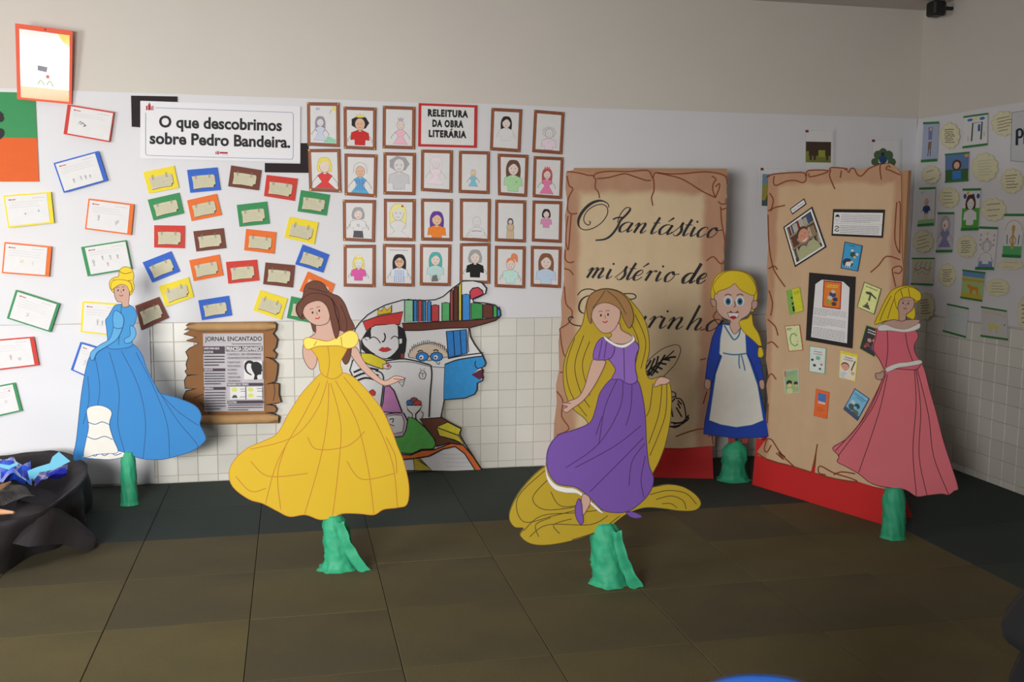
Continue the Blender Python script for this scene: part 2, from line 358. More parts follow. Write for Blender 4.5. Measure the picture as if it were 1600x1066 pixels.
worksheet('green', K7([(88,330),(333,408),(281,567),(38,489)]), 'green bordered worksheet strongly tilted with only faint pencil lines', 'm', (4, blob(60, 70, 8, PALE)))
worksheet('yellow', K7([(458,395),(680,410),(668,590),(447,565)]), 'yellow bordered worksheet partly hidden behind the blue gown bodice', 'm', (3, figs((62, 60, 10, DG), (80, 62, 9, DG))))
worksheet('red', K7([(-75,612),(187,590),(217,750),(-50,782)]), 'red bordered worksheet cut by the photo left edge, above the last green one', 'r', (3, figs((68, 60, 9, LOGO)), blob(95, 75, 6, PALE)))
worksheet('blue', K7([(447,620),(600,665),(560,850),(393,775)]), 'blue bordered worksheet mostly hidden behind the blue skirt', 'l', (2, blob(50, 60, 12, PALE)))
worksheet('green', K7([(-100,880),(85,845),(125,1003),(-60,1045)]), 'green bordered worksheet lowest on the left, cut by the photo edge', 'r', (3, blob(115, 25, 4, LOGO), blob(90, 60, 6, PALE)))

# banner with cut letter at the photo's left edge
t, pm = thing('banner', 'green and orange paper banner with black letter at left edge', 'banner', WB, px=(0, 283), lift=.017)
a = Art(pm); a.poly([(-170, 140), (55, 145), (58, 216), (-170, 212)], CM['green'], .001); a.build('green_panel', t)
a = Art(pm); a.poly([(-170, 212), (58, 216), (61, 284), (-170, 284)], mat(222, 96, 34, .75), .001); a.build('orange_panel', t)
a = Art(pm, .0015); a.stroke([(3, 183.5), (-7, 176), (-20, 178), (-30, 192), (-28, 208), (-14, 216), (-2, 213), (3, 207)], 11, INK); a.disc(1, 185, 6, INK); a.disc(1, 207, 6.5, INK); a.build('letter', t)

# glossy laminated drawing, its left edge swung out from the wall
lp = Plane(WB.world(*WB.uv(114, 160), .03), math.radians(4.6))
t, pm = thing('laminated_drawing', 'tall glossy laminated drawing with orange border shining at upper left', 'drawing', lp, px=(70, 158))
t.rotation_euler = (math.radians(6.6), 0, lp.rz)
Q = quadmap(pm, [(26, 38), (115, 50), (112, 163), (27, 155)], 100, 140)
gl = mat(236, 84, 44, .55, .04, 10, 0); gw = mat(240, 238, 236, .5, .02, 10, 0, coat=.35)
a = Art(Q); a.rect(0, 0, 100, 140, gl, .002); a.build('orange_backing', t)
a = Art(Q, .0035); a.rect(7, 9, 95, 136, gw, .0005); a.rect(7, 114, 95, 136, mat(240, 150, 60, .5, .1, 30, 0, coat=.2)); a.poly([(74, 9), (95, 9), (95, 30), (84, 24)], mat(240, 220, 90, .5, .1, 30, 0, coat=.2))
a.poly([(38, 72), (56, 74), (54, 84), (38, 82)], tint(150, 150, 160)); a.disc(56, 92, 3.5, tint(230, 130, 120))
for x in (44, 60): a.stroke([(x-6, 108), (x, 100), (x+6, 110)], 2, tint(150, 190, 130))
a.build('drawing_sheet', t)
a = Art(Q, .005); a.disc(52, 4, 1.4, INK); a.build('push_pin', t)

# printed title sign with its two black corner strips
t, pm = thing('title_sign', 'long white printed sign about what was discovered, with thin rounded border', 'sign', WB, px=(345, 250), lift=.02)
c = K3([(57, 52), (798, 78), (797, 338), (57, 318)]); Q = quadmap(pm, c, 740, 266)
Art(Q).rect(0, 0, 740, 266, mat(232, 231, 236, .6, .01, 5, .02), .001).build('sign_sheet', t)
a = Art(Q, .0025); ln = mat(140, 150, 176, .7)
def rrect(x0, y0, x1, y1, r): 
    o = []
    for cx, cy, a0 in ((x1-r, y0+r, -90), (x1-r, y1-r, 0), (x0+r, y1-r, 90), (x0+r, y0+r, 180)):
        o += [(cx+r*math.cos(math.radians(a0+k*22.5)), cy+r*math.sin(math.radians(a0+k*22.5))) for k in range(5)]
    return o
a.stroke(rrect(24, 30, 706, 252, 12), 2.6, ln, sm=False, closed=True)
a.rect(8, 10, 68, 54, mat(232, 231, 236, .6, .01, 5, .02))
for x, y, w_, h in ((26, 22, 7, 20), (35, 14, 12, 28), (38, 8, 6, 5), (49, 24, 4, 18), (55, 20, 4, 22)): a.rect(x, y, x+w_, y+h, LOGO)
a.text('O que descobrimos', 84, 118, 54, INK, w=568, bold=.03); a.text('sobre Pedro Bandeira.', 42, 196, 54, INK, w=650, bold=.03)
for x in (342, 349, 355): a.rect(x, 226-(x % 3)*3, x+4, 238, LOGO)
a.rect(362, 226, 398, 234, LOGO); a.rect(374, 239, 400, 240.5, GREY); a.build('print', t)
for nm, pts, lb in (('corner_strip', [(14, 28), (228, 32), (229, 60), (56, 58), (57, 175), (17, 172)], 'black L shaped corner strip at upper left of the title sign'),
                ('corner_strip', [(797, 248), (835, 248), (838, 386), (633, 383), (633, 340), (797, 343)], 'black L shaped corner strip at lower right of the title sign')):
    t, pm = thing(nm, lb, 'paper strip', WB, px=K3([pts[2]])[0], lift=.0165)
    Art(pm).poly(K3(pts), mat(34, 26, 26, .8, .1, 8, .04), .0012).build('black_card', t)

# red bordered heading
t, pm = thing('heading_sign', 'red bordered white heading sign in heavy black capitals among framed drawings', 'sign', WB, px=(700, 230), lift=.02)
Q = quadmap(pm, K4([(613, 70), (918, 82), (915, 304), (610, 296)]), 305, 230)
Art(Q).rect(0, 0, 305, 230, mat(200, 44, 44, .75), .001).build('red_backing', t)
a = Art(Q, .002); a.rect(15, 13, 290, 217, WHITE, .0006)
for s_, x, y, w_ in (('RELEITURA', 48, 66, 210), ('DA OBRA', 72, 121, 162), ('LITERÁRIA', 54, 176, 196)):
    a.text(s_, x, y, 35, INK, w=w_, bold=.065, sp=1.18)
a.build('lettered_sheet', t)

# ---- children's portraits in paper frames
wood_f = mat(150, 84, 52, .55, .2, 40, .05); wood_d = mat(106, 52, 36, .55, .2, 40, .05); gold = mat(226, 186, 84, .3, .05, 20, 0, metal=.6)
LINE = mat(96, 92, 96, .85, .1, 60, 0); SK = tint(226, 186, 158); SKP = tint(232, 214, 206)
def portrait(a, cx=50, top=30, s_=1., hair=None, style='long', skin=SKP, dress=None, shape='shirt', crown=None, face=True, stripes=None, lw=1.1, arms=True, ln=None):
    ln = ln or LINE; s_ *= 1.2; top -= 3; h = 17*s_; cy = top+h*1.15; rx = h*.82
    hy = {'long': cy+h*2.1, 'bob': cy+h*.9, 'none': cy, 'puff': cy+h*.5, 'pony': cy, 'short': cy-h*.1}[style]
    if hair:
        if style in ('long', 'bob'): a.outline(smooth([(cx-rx*1.3, hy), (cx-rx*1.45, cy), (cx-rx*.9, cy-h*1.15), (cx, cy-h*1.35), (cx+rx*.9, cy-h*1.15), (cx+rx*1.45, cy), (cx+rx*1.3, hy)], False, 4), hair, .8, ln)
        if style == 'puff': a.outline([(cx+rx*1.75*math.cos(q/14*2*PI)*(1+.06*(-1)**q), cy-h*.25+h*1.1*math.sin(q/14*2*PI)*(1+.06*(-1)**q)) for q in range(14)], hair, .6, ln)
        if style == 'pony': a.outline(smooth([(cx, cy-h), (cx+rx*.4, cy-h*2), (cx+rx*1.5, cy-h*1.7), (cx+rx*1.6, cy-h*.4), (cx+rx*.8, cy-h*1.1)], True, 4), hair, .7, ln)
    b_ = cy+h; sh = h*1.5
    if shape == 'dress': body = [(cx-h*.4, b_), (cx+h*.4, b_), (cx+sh*.8, b_+h*.5), (cx+h*.5, b_+h*1.5), (cx+sh*1.1, b_+h*3.2), (cx-sh*1.1, b_+h*3.2), (cx-h*.5, b_+h*1.5), (cx-sh*.8, b_+h*.5)]
    else: body = [(cx-h*.4, b_), (cx+h*.4, b_), (cx+sh*.95, b_+h*.45), (cx+sh*1.05, b_+h*1.7), (cx+h*.9, b_+h*1.6), (cx+h*.85, b_+h*2.5), (cx-h*.85, b_+h*2.5), (cx-h*.9, b_+h*1.6), (cx-sh*1.05, b_+h*1.7), (cx-sh*.95, b_+h*.45)]
    body = [(x, min(y, 139)) for x, y in body]
    if dress: a.outline(body, dress, lw, ln)
    else: a.stroke(body, lw, ln, sm=False, closed=True)
    if stripes:
        for k in range(6): a.stroke([(cx-h*.7+k*h*.28, b_+h*.4), (cx-h*.8+k*h*.32, min(138, b_+h*2.4))], 1.6, stripes, sm=False)
    if arms:
        for q in (-1, 1): a.stroke([(cx+q*sh*(.74 if shape == 'dress' else .98), b_+h*(.55 if shape == 'dress' else .9)), (cx+q*sh*1.35, min(136, b_+h*1.7)), (cx+q*sh*1.25, min(138, b_+h*2))], lw*1.4, ln)
    a.rect(cx-h*.22, cy+h*.8, cx+h*.22, b_+h*.25, skin)
    a.outline([(cx+rx*math.cos(k/14*2*PI), cy+h*math.sin(k/14*2*PI)) for k in range(14)], skin, lw, ln)
    if hair and style in ('long', 'bob', 'short', 'pony'):
        a.poly(smooth([(cx-rx*1.05, cy-h*.1), (cx-rx*.8, cy-h*.95), (cx, cy-h*1.25), (cx+rx*.8, cy-h*.95), (cx+rx*1.05, cy-h*.1), (cx+rx*.5, cy-h*.6), (cx, cy-h*.75), (cx-rx*.5, cy-h*.5)], True, 3), hair)
    if face:
        for q in (-1, 1): a.disc(cx+q*rx*.38, cy-h*.05, 1.3*s_, ln, n=8)
        a.stroke([(cx-rx*.3, cy+h*.45), (cx, cy+h*.58), (cx+rx*.3, cy+h*.45)], 1.1, LOGO if dress else ln)
    if crown: a.outline([(cx-rx*.7, cy-h*1.1), (cx-rx*.75, cy-h*1.75), (cx-rx*.3, cy-h*1.35), (cx, cy-h*1.85), (cx+rx*.3, cy-h*1.35), (cx+rx*.75, cy-h*1.75), (cx+rx*.7, cy-h*1.1)], crown, .8, ln)
BLK = tint(44, 40, 44); YL = tint(236, 222, 110); GY = tint(168, 168, 172)
def sun_flower(a):
    a.poly([(82, 2), (98, 2), (98, 22), (88, 16)], YL)
    for k in range(4): a.stroke([(84-k*2, 12+k*3), (80-k*2, 20+k*3)], .8, LINE, sm=False)
    a.poly([(50, 138), (66, 112), (98, 126), (98, 138)], tint(150, 214, 180)); a.stroke([(22, 14), (26, 8), (28, 16), (34, 8), (36, 15)], 1.6, tint(70, 110, 190)); portrait(a, 38, 46, .8, tint(160,150,170), 'long', WHITE, tint(206, 214, 232), 'dress')
FR = [  # crop corners, label, drawing
 ((32,66),(200,68),(202,300),(34,292), 'framed pencil drawing of a figure with sun and green hill', sun_flower),
 ((222,88),(393,94),(391,316),(224,308), 'framed drawing of figure in red shirt with black hair and yellow crown', lambda a: portrait(a, 50, 30, 1.15, BLK, 'puff', SK, tint(206,50,48), 'shirt', YL)),
 ((427,84),(596,90),(594,312),(425,306), 'framed drawing of small figure in pink dress with eared headband', lambda a: portrait(a, 56, 44, .85, None, 'none', SKP, tint(240,190,206), 'dress', tint(190,180,200))),
 ((992,95),(1152,103),(1142,327),(984,316), 'framed drawing of long straight black hair with uncoloured white clothes', lambda a: portrait(a, 50, 24, .95, BLK, 'long', SKP, WHITE, 'shirt', ln=PALE)),
 ((1215,105),(1372,118),(1360,338),(1204,326), 'framed faint pencil drawing of an old face with pink shirt', lambda a: portrait(a, 54, 56, .95, tint(214,212,214), 'puff', WHITE, tint(236,218,232), 'shirt', arms=False)),
 ((36,310),(205,308),(211,537),(44,528), 'framed drawing of yellow hair and red dress without face', lambda a: portrait(a, 50, 28, 1.2, YL, 'bob', SKP, tint(222,72,70), 'dress', face=False)),
 ((227,333),(398,338),(393,562),(228,550), 'framed drawing of figure in blue and purple striped cloak', lambda a: (portrait(a, 48, 34, 1.05, None, 'none', SK, tint(90,176,224), 'dress', stripes=tint(126,70,160)), a.stroke([(22, 62), (26, 32), (48, 20), (70, 32), (74, 62)], 1, LINE))),
 ((430,326),(598,330),(595,550),(430,546), 'framed grey pencil portrait with bushy grey side hair', lambda a: portrait(a, 48, 10, 1.3, GY, 'puff', tint(222,220,218), tint(206,206,210), 'shirt', arms=False)),
 ((626,312),(791,316),(788,538),(624,528), 'framed very faint drawing of tall figure in pale pink veil', lambda a: portrait(a, 46, 22, .95, tint(240,224,230), 'long', WHITE, tint(242,224,232), 'dress', face=False, ln=tint(180,176,190))),
 ((823,318),(983,322),(981,545),(821,538), 'framed drawing of small figure with light blue skirt', lambda a: portrait(a, 46, 62, .6, tint(200,200,210), 'short', tint(236,214,170), tint(130,200,226), 'dress')),
 ((1024,333),(1184,340),(1176,560),(1026,550), 'framed drawing of long brown hair and pale green shirt with heart', lambda a: (portrait(a, 52, 18, 1.25, tint(112,74,60), 'long', SKP, tint(176,224,170), 'shirt', arms=False), a.disc(66, 96, 2.5, LOGO))),
 ((1212,346),(1367,353),(1358,571),(1206,560), 'framed drawing of figure in pink gown with red hair and crown', lambda a: portrait(a, 46, 40, .9, tint(196,90,90), 'long', SKP, tint(232,130,176), 'dress', tint(226,110,140))),
 ((218,573),(390,575),(385,795),(220,787), 'framed drawing of grey haired child in white shirt and dark trousers', lambda a: (portrait(a, 46, 24, 1., GY, 'bob', SKP, WHITE, 'shirt'), a.poly([(30, 110), (64, 110), (68, 138), (26, 138)], tint(90, 90, 96)), a.text('Q', 42, 92, 9, INK))),
 ((432,568),(597,570),(595,790),(432,787), 'framed drawing of pale yellow long hair with a red bow', lambda a: (portrait(a, 44, 16, 1.35, tint(240,232,150), 'long', WHITE, WHITE, 'dress', arms=False), a.disc(60, 16, 4, LOGO))),
 ((625,567),(790,570),(788,790),(626,786), 'framed drawing of purple hair and orange shirt', lambda a: portrait(a, 50, 44, 1.15, tint(104,62,160), 'long', tint(232,196,160), tint(240,136,52), 'shirt', arms=False)),
 ((828,567),(988,569),(986,795),(828,786), 'framed faint outline drawing of a round head with purple collar writing', lambda a: (portrait(a, 56, 56, 1., None, 'none', WHITE, WHITE, 'shirt', ln=tint(150,146,156)), a.scribble(34, 78, 112, tint(120, 80, 140), 2, 2))),
 ((1012,573),(1172,577),(1170,797),(1010,790), 'framed drawing of narrow figure in beige robe and dark hood', lambda a: (a.outline([(34, 138), (38, 84), (50, 72), (62, 84), (64, 138)], tint(214, 186, 150), 1.2, LINE), portrait(a, 49, 64, .5, tint(90,84,110), 'bob', SKP, None, 'none' if 0 else 'shirt', arms=False))),
 ((1206,577),(1360,581),(1356,799),(1202,791), 'framed drawing of very small figure in pink with black hair', lambda a: portrait(a, 46, 26, .75, BLK, 'bob', SKP, tint(222,150,190), 'shirt', arms=False)),
 ((223,808),(389,808),(387,1030),(223,1026), 'framed drawing of yellow hair, small crown and bright pink shirt', lambda a: portrait(a, 46, 40, .95, YL, 'long', WHITE, tint(224,96,170), 'shirt', tint(244,236,190))),
 ((427,803),(593,806),(591,1027),(427,1022), 'framed drawing of black hair, glasses and blue striped sweater', lambda a: (portrait(a, 52, 34, 1.1, BLK, 'long', SK, tint(220,228,240), 'shirt', stripes=tint(70,110,190)), a.stroke([(40, 54), (46, 50), (50, 55), (46, 60)], 1.2, INK, closed=True), a.stroke([(54, 55), (58, 50), (64, 54), (58, 60)], 1.2, INK, closed=True), a.scribble(12, 88, 11, INK, 1.2, 1.6))),
 ((620,804),(783,806),(779,1024),(619,1020), 'framed drawing of wavy teal hair and grey skirt', lambda a: (portrait(a, 50, 26, 1.1, tint(88,180,176), 'long', SKP, tint(190,222,220), 'shirt', arms=False), a.poly([(38, 112), (56, 108), (62, 134), (34, 136)], tint(120, 118, 116)))),
 ((828,800),(986,798),(985,1012),(826,1006), 'framed drawing of fluffy grey hair and black top', lambda a: portrait(a, 50, 22, 1.15, GY, 'bob', SKP, mat(24,24,26,.8), 'shirt')),
 ((1010,813),(1170,816),(1166,1036),(1008,1028), 'framed drawing of orange ponytail and pale green shirt', lambda a: portrait(a, 52, 38, 1.05, tint(236,140,96), 'pony', tint(236,214,204), tint(200,234,226), 'shirt')),
 ((1197,813),(1357,818),(1352,1034),(1196,1026), 'framed drawing of long brown hair and pale blue top, lowest right portrait', lambda a: portrait(a, 50, 24, 1.3, tint(138,92,66), 'long', SKP, tint(196,216,240), 'shirt', arms=False)),
]
for tl, tr, br, bl, lb, fn in FR:
    c = K4([tl, tr, br, bl])
    t, pm = thing('framed_drawing', lb, 'drawing', WB, px=((c[2][0]+c[3][0])/2, c[2][1]), lift=.02, group='children portraits in brown paper frames')
    Q = quadmap(pm, c, 120, 160); Art(Q).rect(0, 0, 120, 160, wood_d, .0012).build('backing_sheet', t)
    a = Art(Q, .0022)
    for k, (m, w_, o) in enumerate(((wood_f, 6, 4), (mat(196, 128, 84, .5), 1.2, 7.6), (wood_f, 4, 10))):
        a.stroke([(o, o), (120-o, o), (120-o, 160-o), (o, 160-o)], w_, m, sm=False, closed=True)
    a.build('frame', t)
    a = Art(lambda x, y, Q=Q: Q(12+x*.96, 12.5+y*.965), .0032); a.rect(0, 0, 100, 140, WHITE, .0004); fn(a); a.build('portrait_sheet', t)
    for x, y in ((4, 4), (116, 5), (5, 155), (115, 156)):
        if rnd.random() < .8: Art(Q, .0024).disc(x, y, 2.7, gold, n=8, t=.004).build('gold_corner', t)

# ---- large painted mural sheet in the shape of a reader's head
BK = mat(24, 22, 24, .7, .05, 20, 0)
pnt = lambda r, g, b: mat(r, g, b, .8, .16, 30, .05)
t, pm = thing('mural_cutout', 'large painted paper mural of a head in profile filled with books and readers', 'mural', WB, px=(700, 741), lift=.03)
mm = lambda x, y: pm(540+x/3.229, 430+y/3.229)
OUT = [(40,300),(48,270),(70,240),(110,200),(150,175),(200,150),(290,124),(400,127),(450,124),(490,108),(540,65),(590,30),(640,28),(685,38),(709,66),(704,92),(670,110),(640,122),(642,136),(700,140),(750,150),(778,178),(780,205),(755,228),(700,245),(622,266),(628,310),(650,350),(690,405),(706,442),(700,458),(682,468),(693,480),(688,500),(693,515),(688,532),(662,545),(662,575),(650,600),(600,620),(496,628),(480,714),(520,740),(583,773),(575,805),(600,850),(640,910),(692,991),(285,985),(200,930),(120,700),(60,560),(20,480),(35,430),(75,390),(70,330)]
Art(mm).poly(OUT, mat(224, 224, 226, .8, .04, 8, .15, bscale=14), .002).build('paper_base', t)
a = Art(mm, .003)
P = lambda pts, m, lw=5, sm=False: a.outline(pts, m, lw, BK, sm)
S = lambda pts, w_=5, m=BK: a.stroke(pts, w_, m)
books = [(297,124,340,126,235,(150,205,165)),(343,126,360,126,235,(52,130,205)),(366,126,384,128,235,(200,74,80)),(390,130,404,132,234,(52,130,205)),(412,134,430,134,233,(60,140,215)),(433,152,470,152,233,(196,66,72)),(486,140,524,140,230,(92,180,110)),(528,84,541,76,230,(190,66,66)),(546,70,566,56,230,(96,50,36)),(570,52,584,42,229,(226,200,50)),(589,98,626,98,228,(60,140,215)),(632,142,690,146,222,(60,150,80)),(692,148,742,152,217,(104,52,40)),(745,154,763,160,213,(70,170,90)),(765,162,779,182,208,(60,140,215))]
for x0, y0, x1, y1, yb, c in books: P([(x0, yb), (x0, y0), ((x0+x1)/2, min(y0, y1)-2), (x1, y1), (x1, yb-2)], pnt(*c))
P([(630,120),(626,84),(640,66),(668,62),(690,78),(694,96),(672,106),(640,120)], pnt(206, 66, 86), 6)
a.poly([(285,246),(400,240),(560,232),(700,222),(775,208),(755,228),(700,245),(620,266),(500,268),(380,278),(290,278)], pnt(104, 54, 40)); S([(283,243),(400,238),(560,231),(700,222),(778,208)], 6); S([(290,279),(380,279),(500,269),(620,266)], 5)
P([(160,202),(163,172),(180,182),(194,160),(208,178),(230,154),(230,190)], pnt(224, 188, 40), 4)
S([(232,150),(232,188)], 3)
P([(86,234),(160,208),(290,184),(272,250),(150,252),(104,280)], pnt(208, 62, 58))
a.poly([(140,258),(104,284),(76,330),(78,372),(100,392),(150,400),(200,425),(286,420),(302,385),(308,325),(296,272),(262,252)], BK)
a.poly(smooth([(132,264),(200,252),(262,254),(266,330),(262,372),(205,420),(140,392),(112,370),(92,350),(84,322),(110,312),(128,316)], True, 3), mat(222, 220, 222, .8, .04, 8, .1))
S([(84,322),(92,318),(110,330)], 3); S([(262,320),(280,316),(292,322),(288,345),(270,356)], 5); a.poly([(268,322),(284,320),(284,342),(268,350)], WHITE)
S([(118,322),(140,312),(160,322),(176,344)]); S([(228,322),(245,308),(266,316)]); S([(194,292),(200,312),(192,334),(182,334)], 7); S([(264,254),(268,330),(270,390)], 5)
P([(166,378),(184,364),(197,368),(212,364),(232,376),(206,386),(186,386)], pnt(200, 50, 56), 2.5)
P([(80,392),(130,396),(205,432),(206,450),(186,474),(120,452),(76,428)], pnt(222, 204, 50))
P([(186,450),(214,446),(230,460),(216,474),(190,470)], pnt(236, 214, 214), 4); a.disc(214, 458, 8, pnt(214, 70, 90))
P([(318,414),(322,385),(345,360),(395,345),(440,340),(488,356),(512,385),(516,412),(420,432)], mat(216, 196, 178, .8, .1, 20, .05), 3)
for k in range(22): x = 318+k*9.4; y = 404-62*math.sin(k/21*PI)**.6; S([(x, y+8), (x-4+k*.4, y-rnd.uniform(8, 20))], 3)
for x in (386, 458): P([(x+32*math.cos(q/10*2*PI), 411+23*math.sin(q/10*2*PI)) for q in range(10)], pnt(48, 130, 206), 4); a.disc(x-4, 414, 11, WHITE); a.disc(x-6, 416, 5, BK)
S([(418,408),(426,408)], 4); S([(362,388),(376,380),(390,384)], 6); S([(442,382),(455,376),(468,384)], 6); S([(454,438),(468,450),(474,438)], 3)
P([(507,284),(608,274),(612,394),(518,416)], pnt(44, 128, 206), 6); S([(542,282),(550,406)], 5); S([(576,279),(584,400)], 5)
S([(276,420),(276,396),(294,390),(294,418)], 3); a.rect(278, 396, 292, 420, pnt(150, 50, 50))
S([(620,268),(616,330),(620,388)], 4); S([(515,420),(600,404),(692,392)], 6)
a.poly([(500,450),(560,428),(640,412),(690,408),(706,440),(698,458),(676,468),(640,500),(690,532),(662,545),(662,575),(650,600),(600,620),(496,626)], pnt(48, 146, 214)); S([(500,450),(560,428),(640,414),(692,408)], 6)
S([(656,432),(652,452),(664,470),(684,466)], 5); a.poly([(634,502),(668,482),(692,472),(688,500),(694,520),(672,526)], pnt(96, 36, 66)); S([(500,450),(496,540),(494,628)], 3)
S([(204,432),(280,422),(340,430),(424,452)], 7); S([(204,442),(280,436),(340,440),(428,460),(500,466)], 3); S([(428,452),(434,500),(426,600),(420,716)], 7); S([(496,628),(486,680),(478,718)], 3)
S([(385,478),(370,500),(376,520),(396,522),(404,500),(392,480)], 3); S([(378,496),(396,496)], 2.5); S([(386,492),(388,516)], 2.5); S([(374,478),(380,470)], 2); S([(392,476),(398,470)], 2)
P([(252,520),(300,518),(286,562)], WHITE, 4); S([(258,530),(296,529)], 2); S([(266,540),(292,538)], 2)
P([(306,656),(384,656),(372,680),(352,700),(352,724),(360,728),(330,728),(336,722),(336,700),(314,680)], WHITE, 5)
for x, y, c in ((324, 642, (56,120,190)), (344, 630, (130,84,74)), (362, 644, (206,66,62))): P([(x+19*math.cos(q/8*2*PI), y+14*math.sin(q/8*2*PI)) for q in range(8)], pnt(*c), 3)
S([(380,686),(390,700),(382,724)], 3)
for y0, y1 in ((490, 470), (515, 498), (540, 524)): S([(40, y0), (100, y0-22), (165, y1+8)], 10)
S([(150,482),(178,492),(190,520),(186,580),(176,660)], 6); P([(118,585),(136,576),(150,590),(146,606),(130,608)], pnt(206, 62, 56), 3)
P([(196,562),(222,558),(244,584),(284,690),(240,694),(176,688),(188,640)], pnt(196, 130, 186), 6)
P([(190,704),(250,694),(292,696),(312,736),(304,782),(288,812),(236,818),(210,760)], pnt(214, 176, 206), 6); P([(204,712),(250,704),(284,706),(296,740),(288,790),(240,800)], WHITE, 4); S([(220,728),(240,724),(236,744)], 5); S([(222,752),(246,760)], 4)
P([(316,714),(350,724),(400,768),(444,822),(455,850),(440,876),(380,878),(334,900),(272,896),(240,820),(288,812),(304,782)], pnt(96, 184, 88))
P([(372,726),(484,718),(522,740),(462,770),(470,806),(560,836),(592,856),(520,846),(456,864),(450,830),(404,770)], pnt(104, 62, 44), 6)
P([(460,768),(514,740),(582,774),(568,808)], pnt(222, 210, 56), 6); P([(460,768),(568,808),(596,852),(548,830),(472,810)], pnt(214, 200, 60), 5)
P([(272,904),(330,906),(384,884),(448,880),(530,848),(592,856),(640,912),(691,990),(656,988),(600,900),(552,864),(490,876),(420,912),(346,924),(282,930)], pnt(226, 112, 50), 6)
P([(342,926),(372,924),(432,984),(346,986)], pnt(190, 172, 60), 4)
for k in range(3): S([(360+k*10, 930), (392+k*8, 952+k*6)], 3)
for k in range(4): S([(470+k*12, 900+k*22), (540+k*10, 904+k*20), (590+k*16, 900+k*22)], 1.6, PALE)
a.stroke(OUT, 5.5, BK, sm=False, closed=True)
a.build('painted_scene', t)

# ---- cardboard newspaper board with rolled ends
kraft = mat(176, 128, 84, .85, .12, 6, .1); kraft_d = mat(150, 104, 64, .85, .14, 6, .1)
KJ = crm(270, 490, 5.61)
t, pm = thing('newspaper_board', 'brown scroll shaped board with printed fairy newspaper on the tiled wall', 'board', WB, px=(365, 660), lift=.012)
left = [(150,80),(118,100),(152,112),(105,140),(160,142),(100,175),(212,205),(122,232),(232,255),(150,300),(118,330),(140,380),(120,440),(130,478),(112,500),(128,532),(230,528),(128,540),(106,580),(112,650),(215,652),(120,672),(98,720),(102,790),(150,900),(235,950),(250,962)]
right = [(925,955),(938,900),(890,872),(815,862),(900,858),(912,830),(890,800),(820,792),(905,780),(950,770),(930,700),(932,610),(890,604),(828,612),(900,590),(914,520),(922,440),(880,400),(812,376),(900,388),(912,350),(880,320),(905,290),(918,220),(880,170),(905,140),(912,90),(890,72)]
Art(pm, .0).poly(KJ(left+right), kraft_d, .03).build('cardboard', t)
for L_ in (left, right): Art(pm, .031).stroke(KJ(L_), 1.5, INK, sm=False).build('ink_edge', t)
for p in ([(300,900),(330,880),(240,770)], [(190,735),(270,700)], [(885,604),(895,680),(880,760)]): Art(pm, .031).stroke(KJ(p), 1, INK).build('ink_line', t)
def roll(pts, r, m, nm='rolled_edge'):
    (x0, z0), (x1, z1) = [pm(*p) for p in KJ(pts)]
    tube(nm, [(x0+(x1-x0)*k/8, -.036, z0+(z1-z0)*k/8) for k in range(9)], [r*.2]+[r*(1+.06*nz(k, 3, 1)) for k in range(7)]+[r*.5], m, t, 10)
rm = mat(186, 146, 98, .8, .22, 14, .1)
roll([(130,112),(905,108)], .027, rm); roll([(190,925),(925,908)], .031, rm)
Q = quadmap(pm, KJ([(268,170),(795,168),(802,846),(282,852)]), 720, 925)
a = Art(Q, .034); a.rect(0, 0, 720, 925, mat(196, 190, 196, .8, .03, 30, .05), .001); DK = mat(78, 66, 78, .8)
a.rect(20, 18, 700, 21, GREY); a.text('JORNAL ENCANTADO', 22, 88, 52, INK, w=680, bold=.02); a.dashes(22, 360, 105, GREY, 3); a.dashes(340, 690, 120, DG, 8)
def bar(x0, y0, x1, y1, tx=None, tw=None, w_=None):
    a.rect(x0, y0, x1, y1, DK)
    if tx: a.text(tx, x0+8, y1-8, (y1-y0)-14, WHITE, w=w_, bold=.03)
bar(0, 150, 255, 240); a.text('LIVRO PARA BOA', 8, 186, 24, WHITE, w=185, bold=.03); a.text('ESCRITOR', 8, 228, 24, WHITE, w=112, bold=.03)
bar(268, 150, 706, 212, 'PRINCESA DESAPARECE', w_=424)
for k in range(4): a.dashes(8, 250 if k < 3 else 180, 262+k*34, DG, 14)
bar(0, 410, 255, 444, 'ESPORTE', w_=100)
for k in range(5): a.dashes(8, 250 if k < 4 else 200, 464+k*30, DG, 13)
bar(0, 628, 255, 664, 'EMPREGO', w_=106)
for k in range(7): a.dashes(8, 250 if k < 6 else 190, 688+k*32, DG, 13)
a.text('CASTELO  DE  FEIURINHA', 286, 254, 24, DG, w=400); a.text('DESAPARECE MISTERIOSAMENTE', 286, 297, 24, DG, w=400)
for k, s_ in enumerate(('E DEIXA TODOS', 'PREOCUPADOS', 'NO REINO', 'ENCANTADO', 'ONDE ESTARÁ', 'FEIURINHA?')): a.text(s_, 286, 348+k*44, 24, DG, w=150 if len(s_) > 9 else 110)
a.rect(484, 318, 706, 540, WHITE)
a.poly(smooth([(592,336),(640,330),(680,352),(700,380),(700,410),(704,440),(694,450),(690,482),(664,484),(640,500),(644,538),(600,538),(610,490),(590,450),(570,400),(574,350)], True, 3), INK)
a.stroke([(590,345),(545,332),(510,352),(500,400),(515,446),(550,476),(575,486)], 34, INK, pen=lambda dx, dy, q: 38-26*q)
bar(278, 582, 706, 618, 'PREVISÃO DO TEMPO', w_=250)
a.rect(312, 626, 496, 776, WHITE); a.rect(510, 626, 700, 776, WHITE); yg = mat(214, 218, 120, .8)
for x, y in ((366, 660), (560, 660), (560, 730)): a.disc(x, y, 36, yg, 26)
a.poly([(330,758),(352,724),(386,724),(404,758)], DG)
for x, y in ((430, 650), (440, 676), (430, 742), (634, 646), (640, 676), (634, 740)): a.dashes(x, x+62, y, DG, 7)
